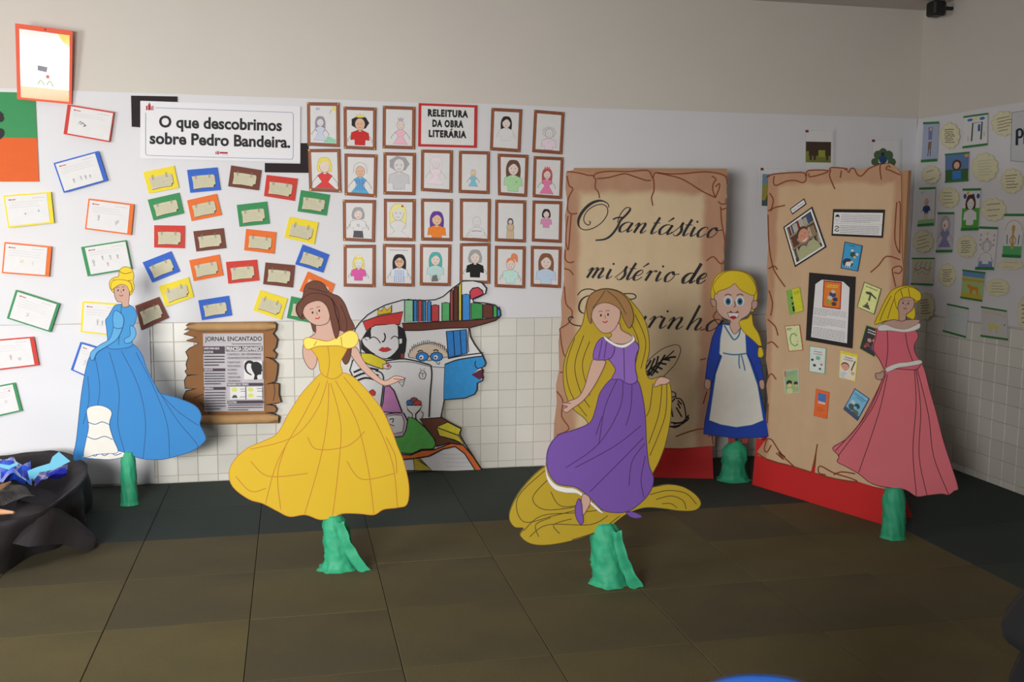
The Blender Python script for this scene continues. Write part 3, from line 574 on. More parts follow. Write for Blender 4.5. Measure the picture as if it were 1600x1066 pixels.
bar(278, 790, 706, 826, 'CULTURA', w_=106)
for k in range(3): a.dashes(286, 700 if k < 2 else 520, 838+k*28, DG, 12)
a.build('newspaper_print', t)

# ---- printed picture sheets behind the second scroll board
K8 = crm(1160, 180, 5.714)
def psheet(label, c, fn):
    c = K8(c); t, pm = thing('picture_sheet', label, 'print', WB, px=((c[2][0]+c[3][0])/2, c[2][1]), lift=.02, group='picture sheets on the back wall by the corner')
    Q = quadmap(pm, c, 270, 380); Art(Q).rect(0, 0, 270, 380, WHITE, .0008).build('sheet', t)
    a = Art(Q, .0018); a.rect(12, 12, 40, 34, mat(120, 40, 44, .8)); a.stroke([(50, 14), (258, 14), (258, 368), (14, 368), (14, 44)], 1.5, mat(140,150,190,.8), sm=False); fn(a); a.build('picture', t)
gG = lambda r, g, b: mat(r, g, b, .8, .2, 60, 0)
def forest(a):
    a.rect(18, 115, 242, 300, gG(66, 52, 40)); a.rect(18, 240, 242, 300, gG(118, 124, 60)); a.rect(130, 190, 190, 250, gG(150, 158, 56)); a.rect(18, 200, 45, 290, gG(130, 138, 50))
    for x in (50, 84, 196): a.poly([(x, 120), (x+26, 120), (x+22, 280), (x+4, 280)], gG(72, 48, 40))
def bird(a):
    for x, y, r_ in ((70, 150, 42), (160, 150, 44), (40, 210, 34), (190, 210, 38), (112, 120, 34)): a.disc(x, y, r_, gG(76, 104, 72), n=9)
    a.disc(112, 190, 36, gG(46, 74, 120)); a.disc(110, 140, 16, gG(30, 50, 50)); a.rect(60, 222, 200, 240, gG(50, 60, 50))
def hill(a):
    a.rect(30, 65, 240, 350, gG(120, 150, 170)); a.poly([(30, 300), (30, 180), (120, 110), (240, 150), (240, 310)], gG(160, 150, 70)); a.poly([(60, 300), (130, 130), (200, 300)], gG(96, 84, 60)); a.poly([(60, 90), (100, 66), (240, 66), (240, 120)], gG(120, 60, 50)); a.rect(30, 300, 240, 350, gG(70, 90, 96))
psheet('white sheet with dark forest picture, behind the second scroll board top', [(550,120),(820,125),(815,505),(545,500)], forest)
psheet('white sheet with green and blue plant picture near the room corner', [(1143,205),(1414,210),(1410,590),(1140,585)], bird)
psheet('white sheet with hill picture, left of the second scroll board', [(150,458),(414,468),(404,850),(140,838)], hill)

# ---------------------------------------------------------------- right wall
K9 = crm(1420, 160, 5.611); KA = crm(1410, 330, 5.074)
strip_m = mat(52, 128, 66, .8)
def rdraw(label, c, fn, bg=WHITE):
    t, pm = thing('striped_drawing', label, 'drawing', WR, px=((c[2][0]+c[3][0])/2, c[2][1]), lift=.018, group='green striped drawings on the right wall')
    Q = quadmap(pm, c, 100, 160); Art(Q).rect(0, 0, 100, 160, mat(206, 208, 206, .85), .001).build('sheet', t)
    a = Art(Q, .002); a.rect(1, 6, 99, 152, bg); fn(a); a.build('drawing', t)
    Art(Q, .0025).rect(-1, -2, 101, 7, strip_m, .0008).build('green_strip', t); Art(Q, .0025).rect(-1, 150, 101, 161, strip_m, .0008).build('green_strip', t)
PX = lambda *c: list(c)
sky = tint(96, 130, 180)
rdraw('striped drawing of a tall thin figure on pale blue, nearest the corner', K9([(130,178),(265,172),(250,515),(110,525)]), lambda a: (a.outline([(38, 20), (62, 20), (60, 70), (40, 70)], tint(120, 126, 180), 1.5, LINE), a.poly([(40, 80), (62, 78), (58, 110), (38, 110)], tint(140, 104, 84)), a.stroke([(44, 110), (40, 138)], 4, BLK), a.stroke([(56, 110), (54, 138)], 4, BLK), a.disc(52, 28, 7, SK)), tint(170, 182, 206))
rdraw('striped drawing of a dark green doorway under blue clouds', K9([(483,125),(695,95),(690,375),(475,402)]), lambda a: (a.disc(28, 22, 12, tint(70, 120, 190), 7), a.disc(78, 22, 11, tint(70, 120, 190), 8), a.disc(52, 18, 7, YL), a.stroke([(36, 130), (40, 40), (78, 40), (74, 128)], 6, tint(50, 84, 66), sm=False), a.stroke([(66, 50), (66, 84)], 10, tint(60, 96, 160)), a.stroke([(20, 100), (22, 130)], 2, tint(200, 140, 130)), a.stroke([(86, 90), (88, 112)], 2, tint(200, 140, 130))))
rdraw('striped drawing of a child in blue before blue sky and green grass', K9([(320,455),(532,435),(523,690),(320,705)]), lambda a: (a.rect(1, 90, 99, 152, tint(62, 104, 58)), a.disc(90, 18, 9, tint(226, 160, 60)), a.poly([(32, 98), (68, 98), (70, 146), (32, 146)], tint(60, 128, 206)), a.disc(50, 66, 20, tint(90, 56, 44), 30), a.disc(50, 68, 12, SK, 20)), sky)
rdraw('striped drawing of a small boy in dark blue shirt on white', PX((1437,294),(1462,293),(1459.5,352),(1434,354)), lambda a: (portrait(a, 50, 46, .7, None, 'none', SK, tint(44, 70, 140), 'shirt'), a.stroke([(44, 104), (42, 132)], 6, tint(200, 190, 150)), a.stroke([(56, 104), (56, 132)], 6, tint(200, 190, 150)), a.poly([(1, 134), (99, 132), (99, 150), (1, 150)], tint(150, 200, 140)), a.disc(20, 20, 8, tint(180, 200, 226), 6)))
rdraw('striped drawing of white clothed figure with brown hair on bright green', PX((1505,295.5),(1533,295),(1529,359.5),(1502,360.5)), lambda a: (a.rect(1, 74, 99, 152, tint(84, 170, 60)), [a.disc(x, 28, 9, tint(50, 84, 150), 10) for x in (14, 60, 88)], a.disc(30, 16, 7, tint(226, 180, 60)), portrait(a, 48, 30, 1.2, tint(90, 46, 34), 'bob', WHITE, WHITE, 'shirt', arms=False), a.rect(34, 104, 62, 140, WHITE)))
rdraw('striped drawing of grey haired lady in blue gown, narrow and tall', KA([(283,12),(413,12),(397,325),(268,327)]), lambda a: (portrait(a, 50, 22, 1.15, GY, 'long', SKP, tint(130, 132, 176), 'dress'), a.disc(46, 52, 5, tint(170, 50, 60), 4)), tint(196, 192, 200))
rdraw('striped drawing of a figure with floating hearts above blue lower half', KA([(612,125),(760,130),(727,466),(580,463)]), lambda a: (a.poly([(10, 150), (20, 118), (80, 116), (92, 150)], tint(120, 140, 200)), portrait(a, 50, 54, 1., tint(200, 198, 204), 'puff', WHITE, WHITE, 'shirt'), [a.disc(x, y, 4, tint(190, 150, 160), 5) for x in (14, 86) for y in (30, 48, 66)], a.disc(50, 24, 7, tint(220, 210, 140)), a.disc(50, 44, 6, tint(206, 130, 130), 4)))
rdraw('striped drawing of yellow figure under an arch, farthest right', KA([(812,25),(975,25),(940,370),(793,363)]), lambda a: (a.stroke([(8, 60), (20, 34), (50, 22), (82, 34), (96, 60)], 5, tint(206, 196, 170)), a.rect(1, 118, 99, 150, tint(90, 180, 110)), a.stroke([(50, 130), (50, 60)], 12, tint(206, 170, 96)), a.disc(50, 52, 9, tint(206, 160, 90), 13), a.stroke([(34, 96), (50, 80), (66, 96), (50, 116), (34, 96)], 4, tint(190, 130, 80)), a.stroke([(20, 76), (22, 112)], 4, tint(40, 90, 90)), a.stroke([(82, 76), (80, 112)], 4, tint(40, 90, 90))))
rdraw('striped drawing of brown antler like branches, low near the corner', KA([(78,372),(257,372),(243,590),(70,583)]), lambda a: [a.stroke([(x, 60), (x+rnd.uniform(-6, 6), 44), (x+8, 20)], 2, tint(120, 84, 70)) for x in (24, 42, 60, 78)]+[a.stroke([(10, 60), (30, 72), (50, 56), (70, 72), (92, 56)], 4, tint(140, 100, 80)), a.stroke([(12, 90), (20, 70), (34, 96), (50, 76), (66, 98), (86, 72)], 2, tint(150, 120, 90))], tint(206, 202, 180))
rdraw('striped drawing of an orange four legged animal in a field', KA([(480,465),(660,487),(634,718),(462,690)]), lambda a: (a.rect(1, 6, 99, 34, tint(110, 150, 196)), a.rect(1, 44, 99, 60, tint(200, 170, 80)), a.rect(1, 126, 99, 152, tint(206, 180, 60)), a.poly([(28, 74), (44, 84), (76, 86), (80, 128), (72, 128), (70, 106), (52, 104), (50, 128), (42, 128), (38, 100), (26, 90)], tint(220, 140, 40))), tint(170, 200, 130))
rdraw('striped sheet with very faint drawing hanging below the paper edge', KA([(358,735),(527,770),(503,1005),(323,955)]), lambda a: (a.stroke([(20, 60), (50, 54), (80, 62)], 1.2, tint(180, 200, 210)), a.disc(92, 20, 6, tint(226, 220, 150)), a.stroke([(30, 110), (40, 90), (52, 112)], 1.2, tint(190, 210, 190))), tint(204, 212, 212))
rdraw('striped sheet with faint yellow animal under an orange line, lowest right', KA([(628,757),(828,790),(838,1025),(624,995)]), lambda a: (a.stroke([(10, 24), (60, 26), (94, 34)], 4, tint(226, 180, 150)), a.disc(48, 96, 24, tint(214, 206, 120), 13), a.stroke([(36, 104), (36, 130)], 3, tint(200, 196, 130)), a.stroke([(60, 104), (60, 130)], 3, tint(200, 196, 130)), a.disc(90, 80, 3, BLK)), tint(206, 204, 200))
cl_m = mat(226, 222, 188, .85, .06, 30, .03); cl_e = mat(206, 186, 120, .85)
def cloud(label, K, cx, cy, rx, ry, rot=0., nl=5, ink=DG):
    (px_, py_), = K([(cx, cy)]); s_ = {K9: 5.611, KA: 5.074}[K]
    t, pm = thing('cloud_note', label, 'note', WR, px=(px_, py_+ry/s_), lift=.018, group='cream cloud shaped notes on the right wall')
    m2 = lambda x, y: pm(px_+(x-50)/50*rx/s_, py_+(y-50)/50*ry/s_)
    n = 11; pts = []; ph = rnd.random()
    for k in range(n*4):
        q = (k/4+ph)/n*2*PI; r_ = 43+7*abs(math.sin(k/4*PI)); pts.append((50+r_*math.cos(q), 50+r_*math.sin(q)))
    Art(m2).poly(pts, cl_m, .001).build('cloud_paper', t)
    a = Art(m2, .002); a.stroke([(50+(x-50)*.97, 50+(y-50)*.97) for x, y in pts], 1.2, cl_e, sm=False, closed=True)
    for k in range(nl): a.scribble(22+rnd.uniform(0, 6), 76+rnd.uniform(-12, 4), 28+k*44/max(1, nl-1)*1.05-rot*25, ink, 2.2, 1.8, rot, 3.4)
    a.build('handwriting', t)
GDI = mat(130, 128, 100, .8); BR = mat(110, 66, 60, .8)
cloud('cloud note high by the corner, between thin figure and doorway drawings', K9, 363, 292, 90, 120, 0, 7, BR)
cloud('small cloud note with two dark lines, below the tall thin figure', K9, 195, 635, 85, 85, -.35, 2, BLK)
cloud('cloud note with slanting brown writing, highest on the right wall', K9, 838, 185, 118, 115, -.25, 5, BR)
cloud('large cloud note with faint writing, beside the blue sky drawing', K9, 668, 570, 122, 132, -.08, 6, mat(196, 196, 160, .8))
cloud('cloud note with writing below the letter sign', K9, 905, 690, 105, 115, -.05, 5, BR)
cloud('cloud note with faint olive lines, beside the small boy drawing', K9, 353, 835, 95, 95, 0, 4, GDI)
cloud('cloud note right of the bright green drawing', K9, 745, 940, 115, 108, -.12, 3, BR)
cloud('cloud note with faint slanting lines, nearest corner in the middle row', KA, 165, 240, 88, 95, -.25, 4, GDI)
cloud('dense cloud note between grey haired lady and floating hearts drawings', KA, 508, 280, 82, 95, -.05, 6, DG)
cloud('pinkish cloud note left of the orange animal drawing', KA, 357, 508, 72, 96, 0, 6, BR)
cloud('long flat cloud note under the arch drawing', KA, 858, 425, 112, 40, .1, 2, BR)
cloud('cloud note right of the orange animal drawing', KA, 755, 605, 98, 74, .05, 4, GDI)
cloud('cloud note with red brown writing beside the pink gown cutout head', KA, 185, 755, 74, 115, -.05, 6, BR)
cloud('cloud note low on the photo right edge', KA, 985, 810, 75, 145, 0, 5, BR)
t, pm = thing('letter_sign', 'white sign with large dark letters cut by the right edge', 'sign', WR, px=(1581, 251), lift=.02)
a = Art(pm); c = [(1581.5,176),(1660,164),(1658,258),(1579.5,251.5)]; a.poly(c, mat(206, 206, 212, .8), .001); a.build('sign_sheet', t)
a = Art(pm, .002); a.stroke(c, .7, DG, sm=False, closed=True); dkb = mat(16, 44, 50, .7)
a.stroke([(1589.2, 227), (1589.6, 203)], 4, dkb, sm=False); a.stroke([(1589.6, 203.5), (1595, 202), (1597.8, 206.5), (1596.5, 213.5), (1589.6, 215)], 3.4, dkb); a.stroke([(1601.5, 225), (1602, 201)], 4, dkb, sm=False); a.build('letters', t)

# ---------------------------------------------------------------- free standing scroll boards
def scroll_mat(name, x0, x1, z0, z1, bw, oc, ic):
    m = bpy.data.materials.new(name); m.use_nodes = True; n = m.node_tree.nodes; L = m.node_tree.links; p = n['Principled BSDF']; p.inputs['Roughness'].default_value = .8
    tc = n.new('ShaderNodeTexCoord'); sp = n.new('ShaderNodeSeparateXYZ'); L.new(tc.outputs['Object'], sp.inputs[0])
    no = n.new('ShaderNodeTexNoise'); no.inputs['Scale'].default_value = 5; no.inputs['Detail'].default_value = 3; L.new(tc.outputs['Object'], no.inputs[0])
    def M(op, a, b):
        q = n.new('ShaderNodeMath'); q.operation = op
        for i, v in enumerate((a, b)):
            if isinstance(v, (int, float)): q.inputs[i].default_value = v
            else: L.new(v, q.inputs[i])
        return q.outputs[0]
    d = M('MINIMUM', M('MINIMUM', M('SUBTRACT', sp.outputs[0], x0), M('SUBTRACT', x1, sp.outputs[0])), M('SUBTRACT', z1, sp.outputs[2]))
    d = M('ADD', d, M('MULTIPLY', M('SUBTRACT', no.outputs['Fac'], .5), .08))
    mr = n.new('ShaderNodeMapRange'); mr.interpolation_type = 'SMOOTHSTEP'; mr.inputs[1].default_value = bw*.75; mr.inputs[2].default_value = bw*1.15; L.new(d, mr.inputs[0])
    n2 = n.new('ShaderNodeTexNoise'); n2.inputs['Scale'].default_value = 9; n2.inputs['Detail'].default_value = 5
    mp = n.new('ShaderNodeMapping'); mp.inputs['Scale'].default_value = (1, 1, .35); L.new(tc.outputs['Object'], mp.inputs[0]); L.new(mp.outputs[0], n2.inputs[0])
    def C(a, b, f):
        q = n.new('ShaderNodeMix'); q.data_type = 'RGBA'; L.new(f, q.inputs[0])
        for i, v in ((6, a), (7, b)):
            if isinstance(v, tuple): q.inputs[i].default_value = [lin(x) for x in v]+[1]
            else: L.new(v, q.inputs[i])
        return q.outputs[2]
    inner = C(ic[0], ic[1], n2.outputs['Fac']); outer = C(oc[0], oc[1], n2.outputs['Fac'])
    L.new(C(outer, inner, mr.outputs[0]), p.inputs['Base Color'])
    n3 = n.new('ShaderNodeTexNoise'); n3.inputs['Scale'].default_value = 7; n3.inputs['Detail'].default_value = 2; L.new(tc.outputs['Object'], n3.inputs[0])
    bp = n.new('ShaderNodeBump'); bp.inputs['Strength'].default_value = .35; bp.inputs['Distance'].default_value = .03; L.new(n3.outputs['Fac'], bp.inputs['Height']); L.new(bp.outputs[0], p.inputs['Normal']); return m
def floor_plane(a, b_):
    p, q = on_floor(*a), on_floor(*b_); return Plane(p, math.atan2(q.y-p.y, q.x-p.x))
redm = mat(196, 34, 34, .6, .04, 6, .03); brown_ink = mat(128, 62, 34, .8, .1, 20, 0); foam = mat(170, 128, 92, .8)
def board(label, pl, out, xl, xr, px0, top_px, bw, lines, base, oc=((164, 112, 78), (196, 146, 106)), ic=((206, 178, 134), (218, 192, 148))):
    t, pm = thing('scroll_board', label, 'board', pl, px=px0)
    P_ = [pm(*q) for q in out]; x0, x1 = min(p[0] for p in P_), max(p[0] for p in P_); z0, z1 = min(p[1] for p in P_), max(p[1] for p in P_)
    bx = Boxes(); bx.box(pm(*xl)[0], -.012, base[2]+.06, pm(*xr)[0], .012, pm(*top_px)[1], foam); bx.build('backing_panel', t)
    bl, br = pm(*base[0])[0], pm(*base[1])[0]; zt = base[2]
    bx = Boxes(); bx.hexa([(bl, -.01, 0), (br, -.01, 0), (br, 0, 0), (bl, 0, 0), (bl+.02, -.01, zt), (br-.02, -.01, zt), (br-.02, 0, zt), (bl+.02, 0, zt)], redm); bx.build('red_front_panel', t)
    for xx in (bl+.02, br-.035):
        bx = Boxes(); bx.hexa([(xx, .031, 0), (xx+.015, .031, 0), (xx+.015, .26, 0), (xx, .26, 0), (xx, .031, zt), (xx+.015, .031, zt), (xx+.015, .08, zt), (xx, .08, zt)], redm); bx.build('red_side_foot', t)
    Art(pm).poly(out, scroll_mat('painted_kraft', x0, x1, z0, z1, bw, oc, ic), .006, y=.014).build('kraft_paper', t)
    for l in lines:
        w_ = 2.1
        if isinstance(l[0], (int, float)): w_, l = l
        Art(pm, .0203).stroke(l, w_, brown_ink, n=3).build('brown_fold_line', t)
    return t, pm
B2 = crm(860, 240, 2.05); B6 = crm(880, 260, 5.923)
out1 = B2([(50,60),(75,52),(110,60),(150,62),(165,56),(230,54),(318,52),(326,66),(342,56),(400,60),(440,62),(520,58),(552,66),(566,92),(562,112),(564,140),(556,150),(562,165),(560,250),(552,300),(556,335),(545,350),(548,420),(546,540),(538,600),(534,700),(528,800),(530,860),(524,912),(524,934),(420,942),(300,940),(160,934),(10,932),(12,860),(20,800),(18,740),(28,690),(26,600),(36,530),(34,470),(44,400),(42,330),(50,260),(46,200),(54,160),(48,110)])
L1 = [B6(q) for q in ([(35,50),(95,55),(180,70),(230,85),(270,85),(290,110),(300,130),(295,200),(325,240),(335,295)], [(280,95),(310,65),(420,48),(600,50),(720,40),(790,45),(820,100),(835,130)], [(310,115),(420,105),(560,70),(640,90),(760,130),(810,130)], [(830,110),(850,60),(940,70),(1100,70),(1300,52),(1440,70),(1500,100),(1515,170)], [(835,120),(838,220),(815,290),(828,365)], [(860,60),(1000,90),(1120,130),(1280,230),(1405,290)], [(1405,290),(1380,220),(1385,160),(1410,120),(1370,90)], [(1405,290),(1440,200),(1440,160),(1405,190)], [(1430,325),(1460,350),(1510,345)], [(1450,370),(1460,400),(1510,385)], [(1455,390),(1460,500),(1480,620),(1500,740)], [(35,90),(55,180),(90,210),(50,290),(40,400),(75,440),(130,435)], [(75,445),(65,560),(55,700),(45,775),(25,700),(30,560),(45,460)], [(20,770),(20,860),(60,890),(100,880)], [(10,945),(60,960),(95,1005)], [(1320,875),(1385,835),(1450,900),(1490,880)])]
L1 += [B2(q) for q in ([(45,425),(50,480),(70,505),(60,540),(30,560)], [(30,560),(42,640),(75,690),(30,700)], [(20,760),(40,790),(36,840),(60,880),(20,900)], [(478,565),(500,560)], [(478,660),(498,655)], [(500,760),(488,800)], [(400,905),(440,890),(490,880),(520,905)], [(505,905),(515,900),(520,930)], [(545,555),(520,520),(548,490)])]
pl1 = floor_plane((1024, 745.7), (1114, 747.6))
tb, pmb = board('brown scroll board with large handwritten title, standing behind the purple gown cutout', pl1, out1, (893, 500), (1128, 500), (990, 747), (980, 263), .15, L1, ((872, 740), (1115, 740), .26), ((160, 118, 92), (190, 148, 118)), ((196, 172, 138), (210, 188, 154)))
# calligraphy, written with a broad pen: thick down strokes, thin up strokes
G = {'a': [[(.72,.86),(.5,1),(.2,.85),(.04,.45),(.18,.04),(.42,.06),(.68,.45),(.8,.96)], [(.8,.96),(.7,.3),(.8,.02),(1.02,.3)]],
 'n': [[(0,.65),(.14,.97),(.24,.8),(.16,0)], [(.18,.35),(.42,.88),(.62,1),(.7,.75),(.64,.2),(.76,.0),(.98,.3)]],
 'm': [[(0,.65),(.14,.97),(.24,.8),(.16,0)], [(.18,.35),(.4,.88),(.56,1),(.64,.75),(.56,0)], [(.58,.35),(.8,.88),(.98,1),(1.06,.75),(1.,.2),(1.12,.0),(1.34,.3)]],
 't': [[(.3,1.65),(.22,.9),(.2,.25),(.32,0),(.56,.28)], [(0,1.08),(.52,1.1)]],
 's': [[(-.1,.15),(.25,.75),(.42,1.3)], [(.42,1.3),(.4,.95),(.56,.45),(.42,.02),(.18,-.02),(.08,.15)]],
 'i': [[(.1,.95),(.08,.3),(.2,0),(.44,.3)]], 'c': [[(.62,.76),(.5,.98),(.2,.85),(.04,.42),(.18,.02),(.42,.04),(.64,.32)]],
 'o': [[(.42,1),(.16,.82),(.04,.42),(.18,.02),(.48,.1),(.64,.58),(.5,.95),(.4,1)], [(.42,.96),(.56,.72),(.96,.8)]],
 'e': [[(.06,.4),(.4,.52),(.54,.8),(.4,1),(.15,.8),(.04,.38),(.2,.0),(.46,.08),(.66,.34)]],
 'r': [[(0,.65),(.14,.97),(.24,.8),(.16,0)], [(.18,.35),(.38,.88),(.56,1),(.66,.86)]],
 'd': [[(.72,.86),(.5,1),(.2,.85),(.04,.45),(.18,.04),(.42,.06),(.68,.5),(.8,1)], [(.86,1.95),(.76,.9),(.7,.25),(.82,.02),(1.04,.3)]],
 'h': [[(.2,2.1),(.18,1),(.14,0)], [(.16,.35),(.4,.88),(.6,1),(.68,.75),(.62,.2),(.74,.0),(.96,.3)]],
 'u': [[(.06,.9),(.04,.35),(.18,.02),(.42,.2),(.66,.92)], [(.68,.95),(.64,.3),(.74,.0),(.96,.3)]]}
def pen(w0, w1): return lambda dx, dy, q: w0+w1*max(0, dy)**1.3
def script(pm_, K, s_, letters, xh, y0, slope, sh=.5, wk=1., hx=1.22):
    for ch, x, acc in letters:
        base = y0+slope*(x-letters[0][1])
        for gl in G[ch]:
            pts = K([(x+(p[0]*hx+sh*p[1])*xh, base+slope*p[0]*xh-p[1]*xh) for p in gl])
            Art(pm_, .0206).stroke(pts, 1, INK, pen=pen(1.3*wk, 3.3*wk)).build('title_lettering', tb)
        if acc == '.': (px_, py_), = K([(x+xh*(.15+sh*1.4), base-1.45*xh)]); Art(pm_, .0206).disc(px_, py_, 1.8*wk, INK, n=10).build('title_lettering', tb)
        if acc == "'": Art(pm_, .0206).stroke(K([(x+xh*(.5+sh*1.2), base-1.25*xh), (x+xh*(.95+sh*1.5), base-1.65*xh)]), 1, INK, pen=lambda dx, dy, q: 1.2+1.8*q, sm=False).build('title_lettering', tb)
def custom(K, pts, pf): Art(pmb, .0206).stroke(K(pts), 1, INK, pen=pf).build('title_lettering', tb)
custom(B6, [(420,382),(410,345),(345,318),(262,342),(188,408),(143,490),(147,558),(200,588),(282,570),(360,515),(408,440),(404,380),(360,353),(292,365),(226,410),(192,470),(196,518),(232,544),(252,520),(238,508)], lambda dx, dy, q: 1.5+3.6*max(0, dy*.7-dx*.6)**1.5*(q < .35))
custom(B6, [(500,520),(530,440),(575,388),(612,384),(616,405),(580,450),(530,500),(495,570),(440,640),(380,675),(298,684)], lambda dx, dy, q: 1.5+2.2*max(0, dy*.8-dx*.5)**1.4)
custom(B6, [(458,492),(505,474),(562,476)], lambda dx, dy, q: 2.4)
script(pmb, B6, 5.923, [('a',500,''),('n',632,''),('t',782,''),('a',868,"'"),('s',1000,''),('t',1078,''),('i',1160,'.'),('c',1222,''),('o',1315,'')], 92, 606, .062, hx=1.34)
B7 = crm(880, 400, 5.923)
script(pmb, B7, 5.923, [('m',200,''),('i',385,'.'),('s',480,''),('t',560,''),('e',632,"'"),('r',738,''),('i',842,'.'),('o',920,'')], 94, 200, .05, hx=1.28)
script(pmb, B7, 5.923, [('d',1085,''),('e',1222,'')], 94, 250, .02, wk=1.25)
script(pmb, B7, 5.923, [('e',380,''),('i',480,''),('u',610,''),('r',762,''),('i',872,'.'),('n',940,''),('h',1118,''),('a',1300,'')], 108, 640, .055, hx=1.42)
custom(B7, [(132,362),(170,320),(240,304),(330,330),(430,370),(540,350),(640,348),(672,375),(640,398),(560,392)], lambda dx, dy, q: 1.8)
custom(B7, [(300,360),(220,370),(165,410),(145,480),(170,522),(215,530)], lambda dx, dy, q: 1.4+1.6*max(0, dy))
custom(B7, [(330,350),(300,480),(260,600),(180,642),(100,635),(58,605),(50,575),(75,560),(95,572)], lambda dx, dy, q: 1.9+1.5*max(0, dy))
custom(B7, [(210,490),(280,480),(350,470)], lambda dx, dy, q: 1.8)
# drawn feather and ink pot
B8 = crm(1000, 530, 4.635)
ff = lambda pts, w_=1.6, nm='drawn_feather': Art(pmb, .0204).stroke(B8(pts), w_, INK).build(nm, tb)
ff([(0,270),(20,200),(70,140),(150,75),(230,42),(275,42),(292,75),(280,120),(250,180),(210,225),(165,270)], 1.1); ff([(-30,330),(40,240),(120,180),(200,120),(245,80)], 1.8)
for q in ([(20,240),(60,180),(78,150)], [(50,260),(90,170),(105,135)], [(60,262),(110,190),(130,120)], [(90,250),(150,160),(180,110)], [(60,235),(90,262)], [(110,190),(160,215)], [(130,168),(190,180)], [(150,150),(215,130),(258,126)], [(160,140),(215,150)], [(20,225),(40,262)], [(80,210),(130,240)]): ff(q, 3)
pot = 'drawn_ink_pot'
ff([(160,395),(205,375),(250,385),(252,410),(205,420),(165,410),(160,395)], 1.8, pot); ff([(255,410),(262,425),(290,430),(315,470),(330,560),(318,600),(250,625),(160,620),(150,520),(160,440),(165,415)], 2, pot)
for q in ([(205,420),(225,450),(250,425)], [(270,460),(290,500)], [(260,490),(300,560)], [(220,480),(235,560)], [(220,600),(300,600),(350,545)], [(240,610),(330,590),(350,560)], [(210,625),(250,635),(290,620)], [(185,440),(195,520)], [(270,440),(300,470)]): ff(q, 2.4, pot)

C4 = crm(1170, 240, 3.554); C5 = crm(1170, 500, 3.23)
out2 = C4([(122,128),(150,112),(320,102),(345,95),(455,98),(475,78),(560,84),(640,86),(735,62),(800,56),(838,82),(858,112),(860,300),(862,560),(870,640),(862,740),(870,900)])+[(1414, 500), (1406, 620), (1396, 720), (1388, 764)]+C5([(690,850),(640,838),(556,812),(450,802),(345,774),(352,700),(358,622),(340,700),(325,764),(200,728),(60,684),(50,668),(85,620),(112,585),(100,500),(108,400),(100,330),(112,280),(98,200),(104,100)])+C4([(108,900),(120,760),(112,640),(122,500),(115,330)])
L2 = [C4(q) for q in ([(125,130),(150,115),(300,105),(328,120),(330,150),(310,162),(270,150),(220,155),(165,178),(150,160),(155,125)], [(335,125),(345,95),(455,95),(420,115),(350,130),(350,110)], [(460,95),(475,78),(560,85),(545,92)], [(470,90),(462,120),(475,160),(492,198)], [(528,95),(522,135)], [(560,95),(570,105),(580,85),(600,85),(615,115),(640,125),(680,85),(735,62)], [(745,60),(742,90),(750,145)], [(855,120),(800,95),(775,85),(790,68),(800,80)], [(120,320),(160,300),(215,288)], [(128,220),(150,260),(135,320)], [(845,270),(855,290),(852,520),(850,550),(825,480),(830,340),(836,270)], [(690,660),(735,620),(780,570),(855,590)], [(830,740),(812,660),(815,635),(850,625),(865,640),(850,665),(820,660)], [(120,340),(125,500),(140,600),(160,660),(215,740)], [(122,640),(155,625),(172,645)], [(125,760),(145,830),(135,900)], [(118,920),(160,960),(175,1010)])]
L2 += [C5(q) for q in ([(105,120),(130,110),(160,140)], [(105,300),(125,270),(150,300)], [(110,420),(105,520)], [(50,668),(120,710),(200,728),(325,766)], [(130,605),(105,600),(90,650),(105,665),(125,630)], [(130,605),(180,680),(240,738)], [(150,670),(190,705),(160,665),(195,690)], [(345,772),(450,800),(560,815),(520,795),(440,770),(372,735),(365,770),(400,780)], [(440,780),(480,765),(550,775)], [(358,625),(340,740)])]
pl2 = floor_plane((1177, 757), (1384, 820))
tb2, pm2 = board('brown scroll board carrying author photo and book covers, behind the pink gown cutout', pl2, out2, (1216, 500), (1409, 500), (1280, 790), (1300, 272), .1, L2, ((1177, 757), (1384, 820), .3), ((166, 124, 96), (192, 152, 120)), ((192, 160, 126), (206, 176, 142)))

# papers pinned on the second board
PB_ = Plane(pl2.world(0, 0, .022), pl2.rz)
D2 = crm(1220, 300, 8.883); D3 = crm(1210, 420, 7.616); D4 = crm(1210, 530, 7.616)
def pinned(name, label, cat, c, fn, W=100, H=150, back=None, grp=None):
    t, pm = thing(name, label, cat, PB_, px=((c[2][0]+c[3][0])/2, c[2][1]), group=grp)
    Q = quadmap(pm, c, W, H); Art(Q, 0).rect(0, 0, W, H, back or WHITE, .0012).build('backing_card' if cat != 'book cover' else 'cover_sheet', t)
    a = Art(Q, .0016); fn(a); a.build('print', t); return t, Q
black_c = mat(30, 26, 26, .75, .08, 10, .03)
pinned('name_strip', 'small tilted white name strip with black border above the author photo', 'strip', D2([(127,235),(325,88),(357,170),(160,315)]), lambda a: (a.rect(5, 8, 95, 42, WHITE), a.text('Pedro Bandeira', 12, 32, 14, mat(60, 80, 130), w=76)), 100, 50, black_c)
